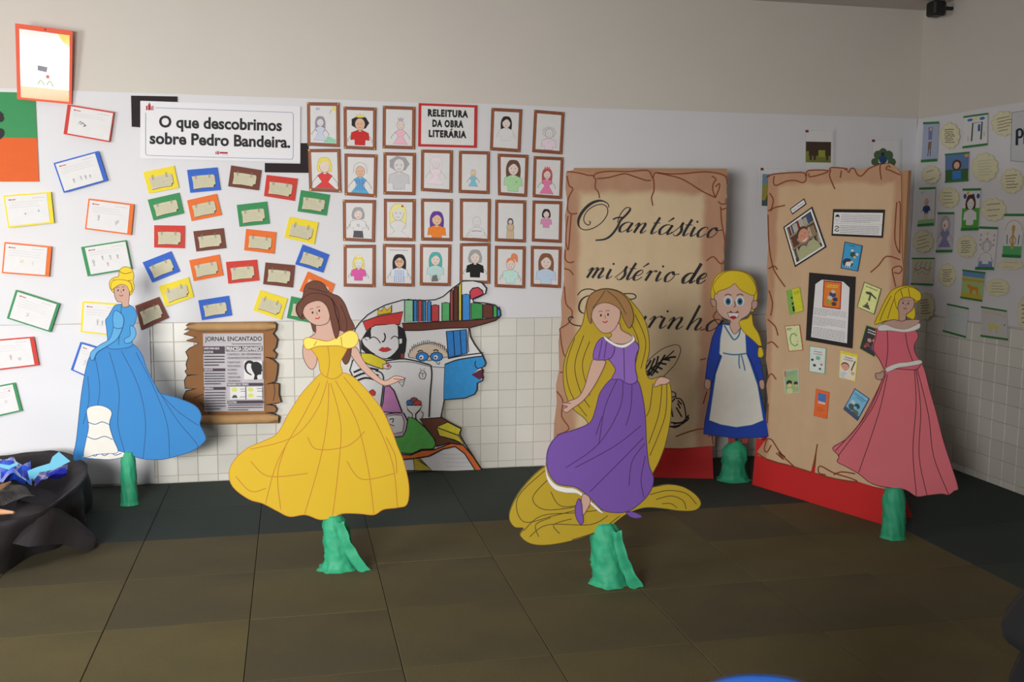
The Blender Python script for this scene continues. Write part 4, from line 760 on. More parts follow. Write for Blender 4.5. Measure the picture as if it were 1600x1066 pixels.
def man(a):
    a.rect(4, 5, 96, 145, WHITE); a.rect(9, 11, 91, 139, gG(74, 58, 48)); r_ = random.Random(3)
    for y0, y1 in ((11, 44), (50, 88), (94, 126)):
        x = 9.5
        while x < 88: w_ = r_.uniform(3, 6.5); a.rect(x, y0+r_.uniform(0, 7), min(90.5, x+w_-.5), y1, gG(*r_.choice([(120, 44, 48), (60, 80, 130), (150, 130, 96), (176, 168, 150), (96, 60, 44), (58, 72, 60), (186, 180, 170)]))); x += w_
    for y in (44, 88): a.poly([(9, y), (91, y), (91, y+6), (9, y+6)], gG(150, 130, 92))
    a.poly(smooth([(18, 139), (22, 112), (38, 98), (62, 98), (80, 110), (88, 139)], False, 4), gG(170, 172, 132)); a.poly([(40, 98), (50, 110), (62, 97), (58, 90), (44, 90)], gG(120, 100, 96))
    a.disc(50, 60, 18, gG(84, 56, 42), 22); a.disc(51, 71, 16.5, gG(206, 146, 120), 24, n=20); a.disc(32.5, 72, 3, gG(196, 130, 110), 6); a.disc(67.5, 72, 3, gG(196, 130, 110), 6)
    a.stroke([(42, 66), (47, 66)], 1.6, BLK, sm=False); a.stroke([(56, 66), (61, 66)], 1.6, BLK, sm=False); a.stroke([(51, 68), (50, 77), (53, 78)], 1.2, gG(170, 104, 86)); a.poly(smooth([(42, 83), (51, 84), (60, 82), (55, 89), (48, 89)], True, 3), WHITE); a.stroke([(41, 82), (51, 84), (61, 81)], 1.2, gG(150, 70, 66))
pinned('author_photo', 'tilted photo of smiling man before bookshelves, with white and black border', 'photo', D2([(35,488),(438,202),(637,765),(197,1045)]), man, 100, 150, black_c)
def info(a):
    a.rect(6, 12, 194, 92, WHITE); a.stroke([(6, 53), (194, 53)], .8, GREY, sm=False)
    a.disc(20, 32, 9, DG, 13); a.disc(20, 34, 8, WHITE, 10); a.poly([(11, 29), (15, 21), (25, 21), (29, 29)], INK); a.stroke([(17, 37), (20, 39), (23, 37)], 1, LOGO)
    a.stroke([(12, 68), (20, 63), (28, 68), (20, 73), (13, 79), (24, 82), (29, 76)], 3, INK)
    for k in range(5): a.dashes(36, 186 if k < 4 else 150, 20+k*6.2, GREY, 2)
    for k in range(5): a.dashes(36, 186, 60+k*6.2, GREY, 2)
pinned('info_card', 'landscape black bordered card with two rows of small print and icons', 'card', D2([(727,238),(1448,245),(1418,640),(704,608)]), info, 200, 100, black_c)
def main_(a):
    a.poly([(16, 24), (30, 13), (78, 13), (92, 24), (92, 141), (12, 141)], WHITE); a.rect(34, 14, 75, 72, LOGO); o = gG(222, 128, 44); a.rect(36.5, 16.5, 72.5, 69.5, o)
    a.dashes(44, 66, 22, tint(240, 210, 90), 2); a.dashes(42, 68, 26, tint(240, 210, 90), 1.6)
    for x, y, r_, c in ((56, 42, 8, (62, 66, 120)), (50, 50, 6, (200, 196, 190)), (62, 52, 6, (50, 60, 110)), (48, 60, 6, (150, 160, 70)), (60, 62, 6, (90, 60, 60)), (57, 36, 5, (210, 190, 170))): a.disc(x, y, r_, gG(*c), r_*.8, n=7)
    for k in range(20):
        if k not in (5, 12): a.dashes(16, 88 if k not in (4, 11) else 44, 76+k*3.2, GREY, 1)
pinned('book_notice', 'black backed white notice with an orange book cover and paragraphs', 'notice', D3([(415,45),(970,95),(930,950),(375,850)]), main_, 104, 150, black_c)
def gen(bg, spots, lines=((20, 14, 80, DG),), extra=None):
    def f(a):
        a.rect(5, 4, 95, 146, bg)
        for x, y, r_, c, n_ in spots: a.disc(x, y, r_, gG(*c), r_*.85, n=n_)
        for x0, y, x1, m in lines: a.dashes(x0, x1, y, m, 5)
        if extra: extra(a)
    return f
CV = 'book covers on the scroll board'
def cov(label, c, bd, fn): pinned('book_cover', label, 'book cover', c, fn, 100, 150, gG(*bd), CV)
cov('tilted sky blue book cover with white dog shape, below the info card', D2([(888,688),(1140,745),(1075,1105),(830,1060)]), (40, 60, 90), gen(gG(60, 160, 210), [(36, 112, 30, (50, 60, 80), 12), (60, 62, 20, (50, 80, 84), 7), (78, 56, 10, (210, 210, 200), 6), (50, 40, 9, (220, 222, 220), 5), (68, 74, 9, (214, 186, 120), 6), (40, 118, 16, (232, 230, 226), 8), (56, 104, 10, (222, 200, 180), 6)], ((26, 12, 60, DG),), lambda a: [a.stroke([(x, 118), (x-3, 138)], 5, WHITE, sm=False) for x in (28, 40, 52)]))
cov('yellow green book cover hanging at the board left side', D3([(140,262),(305,215),(352,500),(180,552)]), (150, 170, 50), gen(gG(206, 206, 50), [], ((50, 22, 90, gG(160, 140, 50)), (56, 32, 88, gG(190, 120, 50))), lambda a: (a.rect(5, 4, 42, 146, gG(126, 176, 84)), a.disc(34, 52, 6, INK, 8), a.rect(28, 80, 40, 96, INK), a.rect(28, 104, 42, 136, INK))))
cov('pale yellow book cover with dark hammer shape, right of the black notice', D3([(1068,155),(1278,240),(1192,548),(982,455)]), (90, 110, 60), gen(gG(222, 226, 150), [(50, 122, 14, (80, 90, 76), 7), (48, 106, 6, (96, 104, 90), 8)], ((16, 16, 84, DG),), lambda a: (a.poly([(22, 48), (50, 40), (88, 60), (86, 68), (60, 56), (30, 58)], gG(60, 80, 60)), a.rect(48, 54, 58, 90, gG(84, 98, 70)), a.rect(30, 126, 70, 134, DG))))
cov('cream book cover with green wreath and red brown border', D3([(122,680),(305,665),(345,970),(172,988)]), (176, 90, 56), gen(gG(214, 222, 168), [(66, 60, 8, (150, 170, 120), 6), (70, 96, 8, (216, 180, 160), 6), (60, 112, 6, (190, 200, 150), 5)], ((12, 16, 44, DG), (12, 24, 38, GREY)), lambda a: a.stroke([(66, 50), (40, 52), (24, 76), (28, 104), (50, 120), (72, 110)], 6, gG(90, 160, 100))))
cov('dark tilted book cover partly hidden by the pink gown sleeve', D3([(1090,665),(1290,730),(1200,1062),(1008,950)]), (150, 180, 80), gen(gG(56, 52, 58), [(44, 78, 13, (196, 150, 140), 7), (70, 70, 11, (206, 150, 80), 6), (40, 106, 14, (150, 70, 60), 6), (70, 110, 16, (60, 80, 110), 7), (30, 120, 9, (170, 90, 80), 6)], ((20, 20, 70, WHITE), (22, 34, 80, WHITE))))
cov('white book cover with green border and small black figures', D4([(420,78),(622,108),(605,418),(410,388)]), (120, 176, 130), gen(gG(216, 224, 220), [(20, 78, 9, (60, 56, 60), 6), (34, 108, 10, (70, 66, 70), 7), (76, 98, 9, (190, 130, 130), 6), (68, 124, 9, (80, 110, 90), 5)], ((28, 26, 74, gG(200, 110, 110)), (26, 40, 80, gG(160, 160, 170))), lambda a: a.rect(42, 54, 66, 74, gG(110, 190, 150))))
cov('yellow topped book cover with boy face and black pencil', D4([(785,132),(1000,185),(965,505),(768,460)]), (222, 210, 60), gen(gG(230, 222, 196), [(34, 78, 24, (96, 66, 56), 12), (34, 84, 22, (220, 160, 146), 12), (30, 128, 22, (190, 206, 226), 8), (50, 132, 16, (226, 216, 220), 7), (80, 110, 12, (206, 170, 130), 7)], ((30, 28, 70, gG(120, 90, 170)), (24, 40, 78, gG(140, 120, 180))), lambda a: (a.rect(5, 3, 95, 16, gG(224, 206, 50)), a.stroke([(88, 40), (76, 78), (72, 96)], 7, gG(70, 60, 60)), [a.disc(x, 84, 2, INK, 2, n=6) for x in (26, 42)], a.stroke([(28, 98), (34, 101), (42, 97)], 2, LOGO))))
cov('green book cover with two children, lowest on the board left side', D4([(110,375),(285,350),(302,632),(128,655)]), (196, 196, 196), gen(gG(150, 184, 126), [(34, 82, 20, (50, 50, 46), 20), (35, 98, 15, (222, 190, 150), 10), (34, 134, 22, (210, 206, 150), 7), (78, 90, 14, (66, 50, 44), 9), (78, 106, 11, (214, 176, 130), 8), (78, 134, 14, (170, 180, 120), 6)], ((20, 18, 66, gG(120, 130, 180)), (18, 30, 80, GREY)), lambda a: a.rect(5, 4, 14, 40, gG(190, 90, 90))))
cov('orange book cover with blue square and white caption', D4([(495,590),(658,632),(628,952),(468,912)]), (214, 96, 44), gen(gG(228, 108, 50), [], ((18, 96, 60, gG(206, 90, 40)), (18, 104, 74, gG(206, 90, 40)), (18, 112, 66, gG(206, 90, 40))), lambda a: (a.rect(22, 18, 80, 60, gG(70, 120, 190)), a.rect(26, 64, 76, 74, WHITE), a.dashes(30, 70, 66, GREY, 3))))
cov('tilted blue book cover with grey landscape beside the pink skirt', D4([(958,585),(1135,710),(990,975),(820,835)]), (50, 66, 110), gen(gG(120, 184, 216), [(30, 76, 16, (190, 206, 214), 6), (60, 80, 18, (60, 76, 84), 7), (36, 104, 22, (70, 90, 96), 8), (70, 118, 20, (96, 110, 84), 7), (56, 96, 12, (130, 190, 206), 6), (80, 132, 10, (180, 160, 110), 5)], ((14, 22, 88, gG(60, 110, 160)), (30, 34, 80, gG(70, 120, 170))), lambda a: a.rect(5, 124, 95, 146, gG(70, 84, 110))))

# ---------------------------------------------------------------- painted standing cutouts on wrapped bases
crepe = mat(44, 158, 116, .6, .1, 12, .25, bscale=26, name='green_crepe'); stick_m = mat(50, 42, 36, .8)
FLESH = mat(196, 158, 142, .75, .03, 8, .02); FLINE = mat(96, 66, 60, .8); YEL = mat(226, 198, 36, .7, .04, 6, .03); LBL = mat(84, 162, 214, .7, .04, 6, .03)
class Cutout:
    def __init__(s, label, base, rz, back=0.03):
        s.base = on_floor(*base); s.pl = Plane(s.base-Vector((0, 0, 0)), rz); s.t, s.pm = thing('figure_cutout', label, 'cutout', s.pl, uv=(0, 0), group='painted standing figure cutouts')
        s.k = px_scale(s.pl, *base); s.n = 0
    def piece(s, name, pts, m, layer=0, lines=(), edge=None, ew=1.1, sm=True, extra=None):
        a = Art(s.pm); P_ = smooth(pts, True, 4) if sm else pts; s.n += 1; h = .008+layer*.0018+s.n*.0001
        a.poly(P_, m, h, y=0.); a.y = h; a.stroke(P_, ew, edge or FLINE, sm=False, closed=True)
        for l in lines:
            w_, mm_ = 1.2, edge or FLINE
            if len(l) == 3 and isinstance(l[1], (int, float)): pts_, w_, mm_ = l
            else: pts_ = l
            a.stroke(pts_, w_, mm_)
        if extra: extra(a)
        a.build(name, s.t)
    def stand(s, w, top, seed, flare=1., lean=0, neck=.45, tail=0):
        H = s.pm(*top)[1]; dx = s.pm(*top)[0]; R_ = w/2*s.k; rows = []; n = 40; m = 26
        for i in range(m+1):
            q = i/m; r0 = R_*((1.12+.25*(flare-1)) if q < .03 else 1.0-.12*q); r0 *= (1+.35*(flare-1)*max(0, 1-q*7))
            if q > .78: r0 *= 1-(1-neck)*((q-.78)/.22)**1.3
            row = []
            for j in range(n):
                a = 2*PI*j/n; c_, s__ = math.cos(a), math.sin(a)
                wob = 1+.15*nz(c_*2.2+seed, s__*2.2, q*5+c_*2)+.12*abs(nz(c_*5+seed, s__*5+q*9, q*14))+(.2*(flare-.8)*nz(c_*2.5, s__*2.5, seed) if q < .12 else 0)
                row.append((dx*q**1.5+lean*q+r0*wob*c_, r0*wob*s__*.9+.012, q*H))
            rows.append(row)
        rows.append([(dx+lean, .012, H)]*n)
        surf('crepe_wrapped_base', rows, crepe, s.t, True)
        if tail:                                  # hanging loose strip of crepe paper
            tr = []
            for i in range(15):
                q = i/14; x = dx*(1-q)+R_*(.35+tail*q**2); z = H*(1-.04-.95*q); w_ = .016+.012*q+.006*nz(q*6, seed, 1)
                y = -R_*.95+.01*nz(q*8, seed, 2)-.004; tr.append([(x-w_, y, z), (x-w_*.3, y-.012, z-.004), (x+w_*.5, y-.002, z), (x+w_*1.2, y-.01, z+.004)])
            surf('crepe_strip', tr, crepe, s.t)
        b = Boxes(); b.box(dx-.011, .001, H-.04, dx+.011, .022, H+.30, stick_m); b.build('support_stick', s.t)
def face(a, cx, cy, k, tilt=0., eye=INK, lip=LOGO, big=False):
    c, q = math.cos(tilt), math.sin(tilt); T = lambda x, y: (cx+(x*c-y*q)*k, cy+(x*q+y*c)*k)
    for sx in (-1, 1):
        x, y = T(sx*4.3, -1.5)
        if big: a.disc(x, y, 3.1*k, WHITE, 3.6*k, n=14); a.disc(x, y+.3*k, 2.1*k, eye, 2.8*k, n=12); a.disc(x, y+.3*k, 1.1*k, INK, 1.6*k, n=10)
        else: a.disc(x, y, 1.15*k, INK, 1.7*k, n=10)
        a.stroke([T(sx*4.3-2.4, -5.6), T(sx*4.3, -6.6), T(sx*4.3+2.4, -5.6)], .7*k, FLINE)
    a.stroke([T(.3, -1.5), T(.9, 2), T(-.3, 2.8)], .6*k, FLINE); a.stroke([T(-3, 6), T(0, 7.6), T(3, 6)], 1.3*k, lip)

# -- blue gown
B = Cutout('painted standing cutout of a woman in wide blue gown, leftmost figure', (202, 789), math.radians(2))
KB = crm(100, 400, 2.665); be = mat(34, 84, 140, .7); bl = mat(44, 128, 196, .7, .04, 6, .03)
B.stand(26, (200, 706), 1.3, 1.0, 0, .8)
B.piece('bodice', KB([(178,300),(174,268),(186,250),(200,225),(215,205),(250,200),(285,210),(302,235),(300,268),(286,300),(276,330),(282,375),(190,385),(182,340)]), mat(56, 142, 204, .7, .04, 6, .03), 1, [KB([(240,205),(236,280),(228,370)])], be)
B.piece('skirt', KB([(110,415),(150,372),(210,352),(280,362),(322,405),(345,468),(385,545),(400,570),(470,590),(545,622),(572,662),(566,700),(584,738),(588,768),(540,808),(470,832),(400,847),(320,842),(260,822),(235,838),(190,846),(130,843),(75,847),(40,845),(52,770),(62,680),(74,570),(92,470)]), bl, 0,
   [KB(l) for l in ([(130,420),(150,560),(120,700),(90,840)], [(190,400),(230,560),(225,700),(255,822)], [(240,395),(310,540),(340,690),(330,842)], [(300,400),(380,560),(430,700),(440,838)], [(385,545),(470,680),(545,770),(560,800)], [(400,572),(480,650),(560,705)], [(100,500),(105,600),(80,700)])], be, 1.2)
WH2 = mat(226, 224, 216, .8)
B.piece('white_hem', KB([(78,836),(120,812),(180,806),(232,812),(262,824),(240,838),(190,846),(130,843)]), WH2, 1, [KB([(90,834),(110,824),(130,832),(150,820),(170,830),(195,818),(215,828),(240,820)])], be, .8)
B.piece('underskirt', KB([(96,640),(130,622),(170,626),(200,650),(190,700),(206,760),(226,815),(180,822),(130,826),(84,836),(92,770),(104,710)]), WH2, 1, [KB([(100,690),(130,700),(160,690),(192,702)]), KB([(96,750),(130,762),(170,750),(204,764)])], be, .9)
B.piece('arm', KB([(212,228),(236,236),(250,262),(244,300),(222,345),(180,375),(140,400),(124,432),(112,428),(114,400),(150,370),(190,345),(206,300),(204,260)]), LBL, 2, [KB([(206,296),(226,302),(244,298)])], be)
B.piece('arm', KB([(276,290),(296,300),(300,330),(280,358),(256,362),(254,344),(276,330)]), LBL, 2, (), be)
B.piece('hair', KB([(196,140),(190,110),(205,92),(228,84),(232,60),(252,45),(280,52),(292,78),(288,104),(294,130),(280,160),(255,166),(220,160)]), YEL, 1, [KB([(232,64),(255,74),(284,66)]), KB([(206,98),(240,108),(282,100)])], mat(150, 116, 30))
B.piece('head', KB([(212,124),(240,112),(268,126),(274,158),(270,196),(272,208),(246,212),(240,192),(224,190),(212,164)]), FLESH, 2, (), None, 1, True, lambda a: face(a, *KB([(238,146)])[0], 1.0, -.08))
B.piece('hair_fringe', KB([(196,128),(204,104),(238,98),(274,108),(284,136),(276,150),(262,124),(238,118),(214,130),(202,140)]), YEL, 3, (), mat(150, 116, 30), .9)

# -- yellow gown
Y = Cutout('painted standing cutout of a brown haired woman in broad yellow ball gown', (530, 888), math.radians(1))
KY = crm(340, 420, 2.131); ye = mat(176, 112, 26, .7); yb = mat(202, 166, 22, .7, .04, 6, .03)
Y.stand(44, (522, 806), 4.1, 1.5, 0, .55, 1.3)
Y.piece('arm', KY([(298,236),(286,250),(284,290),(300,325),(316,334),(328,318),(330,290),(318,262)]), FLESH, 0); 
Y.piece('arm', KY([(434,262),(462,262),(486,306),(520,345),(556,372),(590,356),(622,364),(600,374),(584,382),(556,388),(530,376),(488,344),(452,300)]), FLESH, 0, [KY([(586,366),(612,368)])])
Y.piece('hair', KY([(264,150),(262,124),(282,96),(292,56),(320,40),(350,48),(372,78),(404,92),(424,118),(440,160),(456,196),(438,214),(446,250),(440,300),(426,318),(414,300),(408,262),(388,270),(352,230),(320,208),(312,186),(300,160),(282,168)]), mat(96, 50, 32, .7, .12, 10, .03), 0, [KY(l) for l in ([(300,64),(330,70),(366,80)], [(380,100),(404,150),(396,210)], [(410,120),(430,180),(420,240)])], mat(60, 30, 22))
Y.piece('bodice', KY([(300,248),(330,246),(365,252),(400,246),(438,244),(424,280),(408,312),(414,346),(382,366),(344,346),(334,300),(312,268)]), yb, 1, [KY([(366,254),(372,310),(364,360)])], ye)
Y.piece('skirt', KY([(352,344),(382,360),(416,346),(452,360),(500,408),(548,470),(580,540),(598,590),(618,640),(636,720),(630,782),(598,794),(552,800),(520,818),(470,814),(415,814),(380,828),(340,834),(292,818),(240,824),(200,806),(150,780),(104,766),(52,726),(38,680),(56,636),(100,596),(150,574),(198,548),(236,482),(276,420),(318,372)]), yb, 0,
   [KY(l) for l in ([(366,370),(330,470),(250,560),(110,600)], [(370,380),(365,500),(340,640),(290,815)], [(376,380),(410,520),(400,680),(382,825)], [(392,372),(460,500),(500,660),(520,815)], [(420,360),(510,480),(580,640),(598,792)], [(340,380),(290,480),(200,640),(160,780)], [(230,580),(200,680),(210,800)], [(110,640),(170,690),(300,680)], [(430,640),(480,700),(590,680)], [(60,690),(110,740),(160,730)], [(560,560),(590,620),(596,680)], [(300,560),(330,600),(430,590),(490,540)])], ye, 1.1)
Y.piece('shoulder_frill', KY([(286,238),(300,228),(330,234),(366,240),(400,226),(436,206),(460,212),(468,236),(456,258),(430,264),(404,256),(366,256),(330,258),(300,268),(288,256)]), mat(226, 208, 90, .7, .04, 6, .03), 2, [KY([(330,240),(320,256)]), KY([(410,226),(414,256)])], ye)
Y.piece('neck', KY([(330,176),(372,160),(386,196),(420,210),(400,228),(366,240),(330,234),(304,230),(326,212)]), FLESH, 1)
Y.piece('head', KY([(280,130),(300,104),(340,96),(366,112),(374,150),(366,178),(338,188),(312,180),(290,160)]), FLESH, 2, (), None, 1, True, lambda a: face(a, *KY([(328,146)])[0], 1.25, -.28))
Y.piece('hair_fringe', KY([(268,152),(264,126),(284,98),(310,82),(350,84),(380,104),(392,150),(404,196),(394,232),(380,190),(366,130),(340,106),(306,112),(286,130),(280,160)]), mat(96, 50, 32, .7, .12, 10, .03), 3, (), mat(60, 30, 22), 1)

# -- purple dress over a golden yellow flowing backdrop
V = Cutout('painted standing cutout of a woman in purple dress before flowing golden cloth shape', (953, 912), 0)
KV = crm(780, 430, 2.132); gle = mat(70, 58, 24, .8); gol = mat(176, 148, 28, .7, .05, 6, .03); pur = mat(112, 76, 160, .7, .05, 6, .03); pe = mat(66, 34, 90, .8)
V.stand(50, (946, 818), 8.2, 1.15, 0, .6, .9)
V.piece('golden_backdrop', KV([(290,90),(310,58),(350,44),(400,54),(440,88),(478,140),(494,190),(498,250),(486,310),(500,345),(540,336),(562,350),(572,400),(568,480),(552,560),(530,620),(508,664),(500,704),(560,696),(610,704),(652,730),(670,760),(650,782),(600,784),(540,776),(480,774),(420,796),(360,840),(290,868),(220,888),(150,898),(100,892),(68,866),(80,842),(50,838),(32,810),(40,770),(70,716),(120,660),(170,620),(230,560),(290,510),(286,480),(240,440),(216,380),(212,310),(226,250),(252,200),(276,160)]), gol, 0,
   [KV(l) for l in ([(250,210),(222,300),(236,390),(290,470)], [(280,200),(250,300),(270,390),(300,440)], [(300,220),(275,300),(300,400)], [(450,130),(486,220),(470,310)], [(420,130),(462,220),(450,300)], [(556,360),(550,470),(500,600)], [(540,360),(530,460),(496,560)], [(510,360),(500,440),(488,470)], [(150,650),(60,740),(80,820),(180,800),(300,770)], [(160,680),(110,740),(150,780),(260,770)], [(170,720),(210,770),(330,750)], [(80,850),(140,800),(260,790),(340,780)], [(100,870),(160,830),(300,830),(360,800)], [(130,870),(120,830),(170,806)], [(200,860),(180,830),(240,810)], [(500,730),(560,716),(620,726),(655,762)], [(520,746),(570,734),(610,750),(620,778)], [(540,760),(570,760),(590,774)], [(240,880),(330,850),(400,800)])], gle, 1.1)
V.piece('skirt', KV([(372,344),(410,338),(456,348),(474,400),(484,470),(488,560),(496,630),(512,676),(500,720),(470,756),(430,784),(388,790),(344,782),(312,752),(280,722),(250,704),(220,700),(190,692),(166,662),(156,620),(164,572),(196,532),(250,514),(300,490),(320,440),(334,390)]), pur, 1,
   [KV(l) for l in ([(390,348),(350,440),(330,560)], [(410,350),(400,440),(330,560),(220,640)], [(470,500),(380,570),(250,640)], [(478,540),(400,620),(300,720)], [(482,560),(440,620),(430,700)], [(484,600),(470,680),(480,740)], [(440,360),(436,440),(420,500)], [(340,470),(320,530)])], pe, 1.1)
V.piece('white_hem', KV([(152,620),(160,664),(186,696),(220,706),(250,710),(278,728),(310,758),(344,790),(330,786),(296,756),(262,728),(240,724),(214,722),(180,710),(156,674)]), WH2, 1, (), mat(150, 140, 150), .7)
V.piece('leg', KV([(276,728),(298,738),(300,760),(284,790),(274,800),(270,770)]), FLESH, 1); V.piece('shoe', KV([(262,742),(272,760),(274,786),(278,818),(268,828),(254,806),(250,776)]), pur, 2, (), pe); V.piece('shoe', KV([(420,790),(440,786),(462,794),(472,802),(458,808),(436,804)]), pur, 2, (), pe)
V.piece('arm', KV([(312,278),(340,282),(352,290),(330,340),(300,390),(274,420),(246,440),(222,456),(210,446),(226,436),(206,430),(232,418),(262,404),(282,370),(296,320)]), FLESH, 1, [KV([(214,424),(236,426)])]); V.piece('hand', KV([(514,372),(520,350),(536,338),(560,344),(566,352),(552,362),(534,364)]), FLESH, 1)
V.piece('bodice', KV([(350,214),(380,226),(412,228),(436,216),(452,222),(462,240),(452,270),(450,310),(456,350),(430,362),(400,346),(372,344),(384,316),(372,292),(356,270)]), mat(134, 96, 178, .7, .05, 6, .03), 2, [KV([(412,232),(414,350)])], pe)
V.piece('sleeve', KV([(330,214),(352,206),(376,226),(380,250),(366,276),(330,282),(310,276),(314,244)]), mat(126, 86, 172, .7, .05, 6, .03), 3, [KV([(340,214),(328,278)]), KV([(356,212),(346,276)])], pe)
V.piece('neck', KV([(366,180),(396,160),(404,182),(436,200),(440,214),(414,228),(384,226),(360,212),(372,200)]), FLESH, 2); V.piece('collar', KV([(346,202),(360,212),(386,228),(412,230),(440,214),(438,196),(448,212),(440,224),(414,240),(384,236),(352,216)]), WH2, 3, (), mat(150, 140, 150), .7)
V.piece('head', KV([(300,106),(320,86),(360,84),(394,104),(400,136),(386,172),(366,190),(340,190),(318,168),(304,140)]), FLESH, 2, (), None, 1, True, lambda a: face(a, *KV([(348,136)])[0], 1.3, -.1))
V.piece('hair_fringe', KV([(292,140),(288,100),(304,62),(348,46),(396,56),(430,90),(444,140),(430,176),(412,150),(396,112),(360,92),(326,96),(306,120),(302,160)]), mat(150, 110, 66, .7, .1, 8, .03), 3, [KV([(350,50),(330,80),(308,110)]), KV([(356,52),(390,80),(420,130)])], gle, 1)

# -- apron figure
A = Cutout('painted standing cutout of a blonde braided girl in blue dress with white apron', (1146, 750), math.radians(-4))
KA2 = crm(1080, 400, 2.88); blu = mat(30, 66, 170, .7, .04, 6, .03); bld = mat(60, 130, 170, .7); aye = mat(150, 116, 30)
A.stand(38, (1151, 689), 3.4, 1.35, 0, .35)
A.piece('leg', KA2([(166,815),(196,815),(194,842),(168,842)]), mat(150, 66, 56, .8), 0, (), None, .8, False); A.piece('leg', KA2([(226,815),(256,815),(252,842),(226,842)]), mat(150, 66, 56, .8), 0, (), None, .8, False)
A.piece('dress', KA2([(118,312),(140,306),(190,300),(240,330),(268,350),(292,380),(304,440),(324,552),(306,558),(300,580),(318,650),(334,720),(350,806),(336,814),(200,820),(54,800),(60,740),(80,640),(92,560),(62,552),(72,470),(92,370)]), blu, 0, [KA2([(132,440),(112,500),(94,570)]), KA2([(250,440),(280,500),(302,566)])], mat(20, 36, 100), 1, False)
A.piece('apron', KA2([(140,308),(172,312),(192,340),(216,312),(240,322),(246,440),(262,480),(296,580),(322,738),(270,760),(200,770),(130,758),(78,738),(92,640),(108,530),(136,450),(124,440),(128,370)]), WH2, 1, [(KA2([(146,312),(176,360),(192,376),(212,356),(220,312)]), 2.4, bld), (KA2([(140,436),(190,444),(246,438)]), 2.2, bld), (KA2([(214,440),(212,480),(216,506)]), 2, bld), (KA2([(222,440),(232,480),(240,516)]), 2, bld)], bld, 1, False)
A.piece('hand', KA2([(62,556),(84,560),(84,590),(72,600),(58,588)]), FLESH, 0); A.piece('hand', KA2([(306,560),(324,560),(326,592),(314,600),(304,580)]), FLESH, 0)
A.piece('hair', KA2([(90,200),(88,150),(104,100),(140,72),(190,64),(240,72),(276,100),(294,150),(292,200),(280,240),(262,250),(110,240)]), YEL, 0, (), aye)
A.piece('braid', KA2([(212,296),(252,280),(268,262),(276,310),(300,350),(312,394),(314,410),(322,440),(312,456),(298,450),(298,420),(300,404),(270,374),(232,340)]), YEL, 2, [(KA2([(300,406),(314,408)]), 2.4, INK)], aye)
A.piece('ear', KA2([(84,194),(106,200),(108,228),(90,222)]), FLESH, 3); A.piece('ear', KA2([(270,206),(292,202),(292,228),(272,240)]), FLESH, 3)
A.piece('head', KA2([(106,160),(190,110),(274,160),(272,216),(256,262),(220,286),(216,304),(220,320),(192,352),(170,314),(174,292),(140,276),(112,240)]), mat(214, 178, 160, .75, .03, 8, .02), 1, (), None, 1, True, lambda a: (face(a, *KA2([(190,212)])[0], 2.15, 0, mat(60,130,170), LOGO, True), a.poly(KA2([(160,254),(212,256),(208,276),(188,284),(168,276)]), WHITE), a.stroke(KA2([(160,254),(212,256),(208,274),(188,284),(168,276),(160,254)]), 1, FLINE, sm=False), a.disc(*KA2([(186,276)])[0], 5, LOGO, 2.4)))
A.piece('hair_fringe', KA2([(108,172),(96,130),(140,78),(190,66),(250,82),(288,140),(278,176),(240,164),(212,146),(192,124),(170,140),(140,152),(118,160)]), YEL, 2, (), aye)

# -- pink gown
Pk = Cutout('painted standing cutout of a blonde woman in long pink gown, rightmost figure', (1397, 841), math.radians(-8))
KP = crm(1280, 430, 2.479); pk = mat(226, 116, 126, .7, .05, 6, .03); ke = mat(90, 40, 50, .8)
Pk.stand(34, (1399, 762), 6.6, 1.0, 0, .7)
Pk.piece('hand', KP([(216,380),(232,378),(246,370),(248,392),(236,404),(218,400)]), FLESH, 1)
Pk.piece('skirt', KP([(258,364),(290,344),(330,348),(366,362),(388,336),(406,368),(424,440),(450,530),(478,640),(510,740),(535,822),(520,834),(498,850),(470,846),(414,852),(374,856),(330,830),(268,822),(200,806),(150,768),(100,740),(68,722),(74,700),(50,668),(100,636),(150,580),(190,510),(226,440),(246,392)]), pk, 0,
   [KP(l) for l in ([(256,380),(200,520),(70,700)], [(262,384),(226,540),(150,764)], [(248,388),(180,540),(60,680)], [(366,366),(372,500),(360,680),(374,852)], [(372,366),(390,520),(384,700),(414,850)], [(376,360),(420,540),(440,700),(498,848)])], ke, 1.1)
Pk.piece('bodice', KP([(226,200),(280,210),(330,220),(362,206),(380,236),(364,272),(370,304),(386,330),(388,348),(366,366),(300,362),(262,366),(250,366),(232,330),(206,286),(216,240)]), mat(220, 104, 120, .7, .05, 6, .03), 1, [KP([(330,224),(340,280),(362,340)]), KP([(260,214),(262,290),(254,356)])], ke)
Pk.piece('sash', KP([(256,358),(300,340),(340,336),(386,328),(390,342),(340,352),(300,358),(260,374)]), WH2, 2, (), mat(150, 130, 130), .8)
Pk.piece('shoulders', KP([(240,188),(280,172),(310,176),(340,172),(386,174),(360,206),(330,214),(280,208)]), FLESH, 1)
Pk.piece('neckline_band', KP([(224,198),(250,190),(290,204),(330,208),(362,196),(384,186),(384,204),(356,216),(320,220),(270,214),(228,214)]), WH2, 2, (), mat(150, 130, 130), .8)
Pk.piece('hair', KP([(212,190),(232,140),(256,90),(280,58),(320,42),(362,44),(388,70),(384,100),(366,112),(370,150),(360,172),(330,160),(300,180),(256,176)]), YEL, 0, [KP(l) for l in ([(276,80),(250,130),(232,176)], [(288,90),(270,140),(262,170)])], mat(120, 90, 24))
Pk.piece('head', KP([(302,92),(326,80),(358,90),(364,112),(352,136),(332,152),(330,172),(306,176),(304,146),(298,118)]), FLESH, 2, (), None, 1, True, lambda a: face(a, *KP([(330,112)])[0], .95, .12))
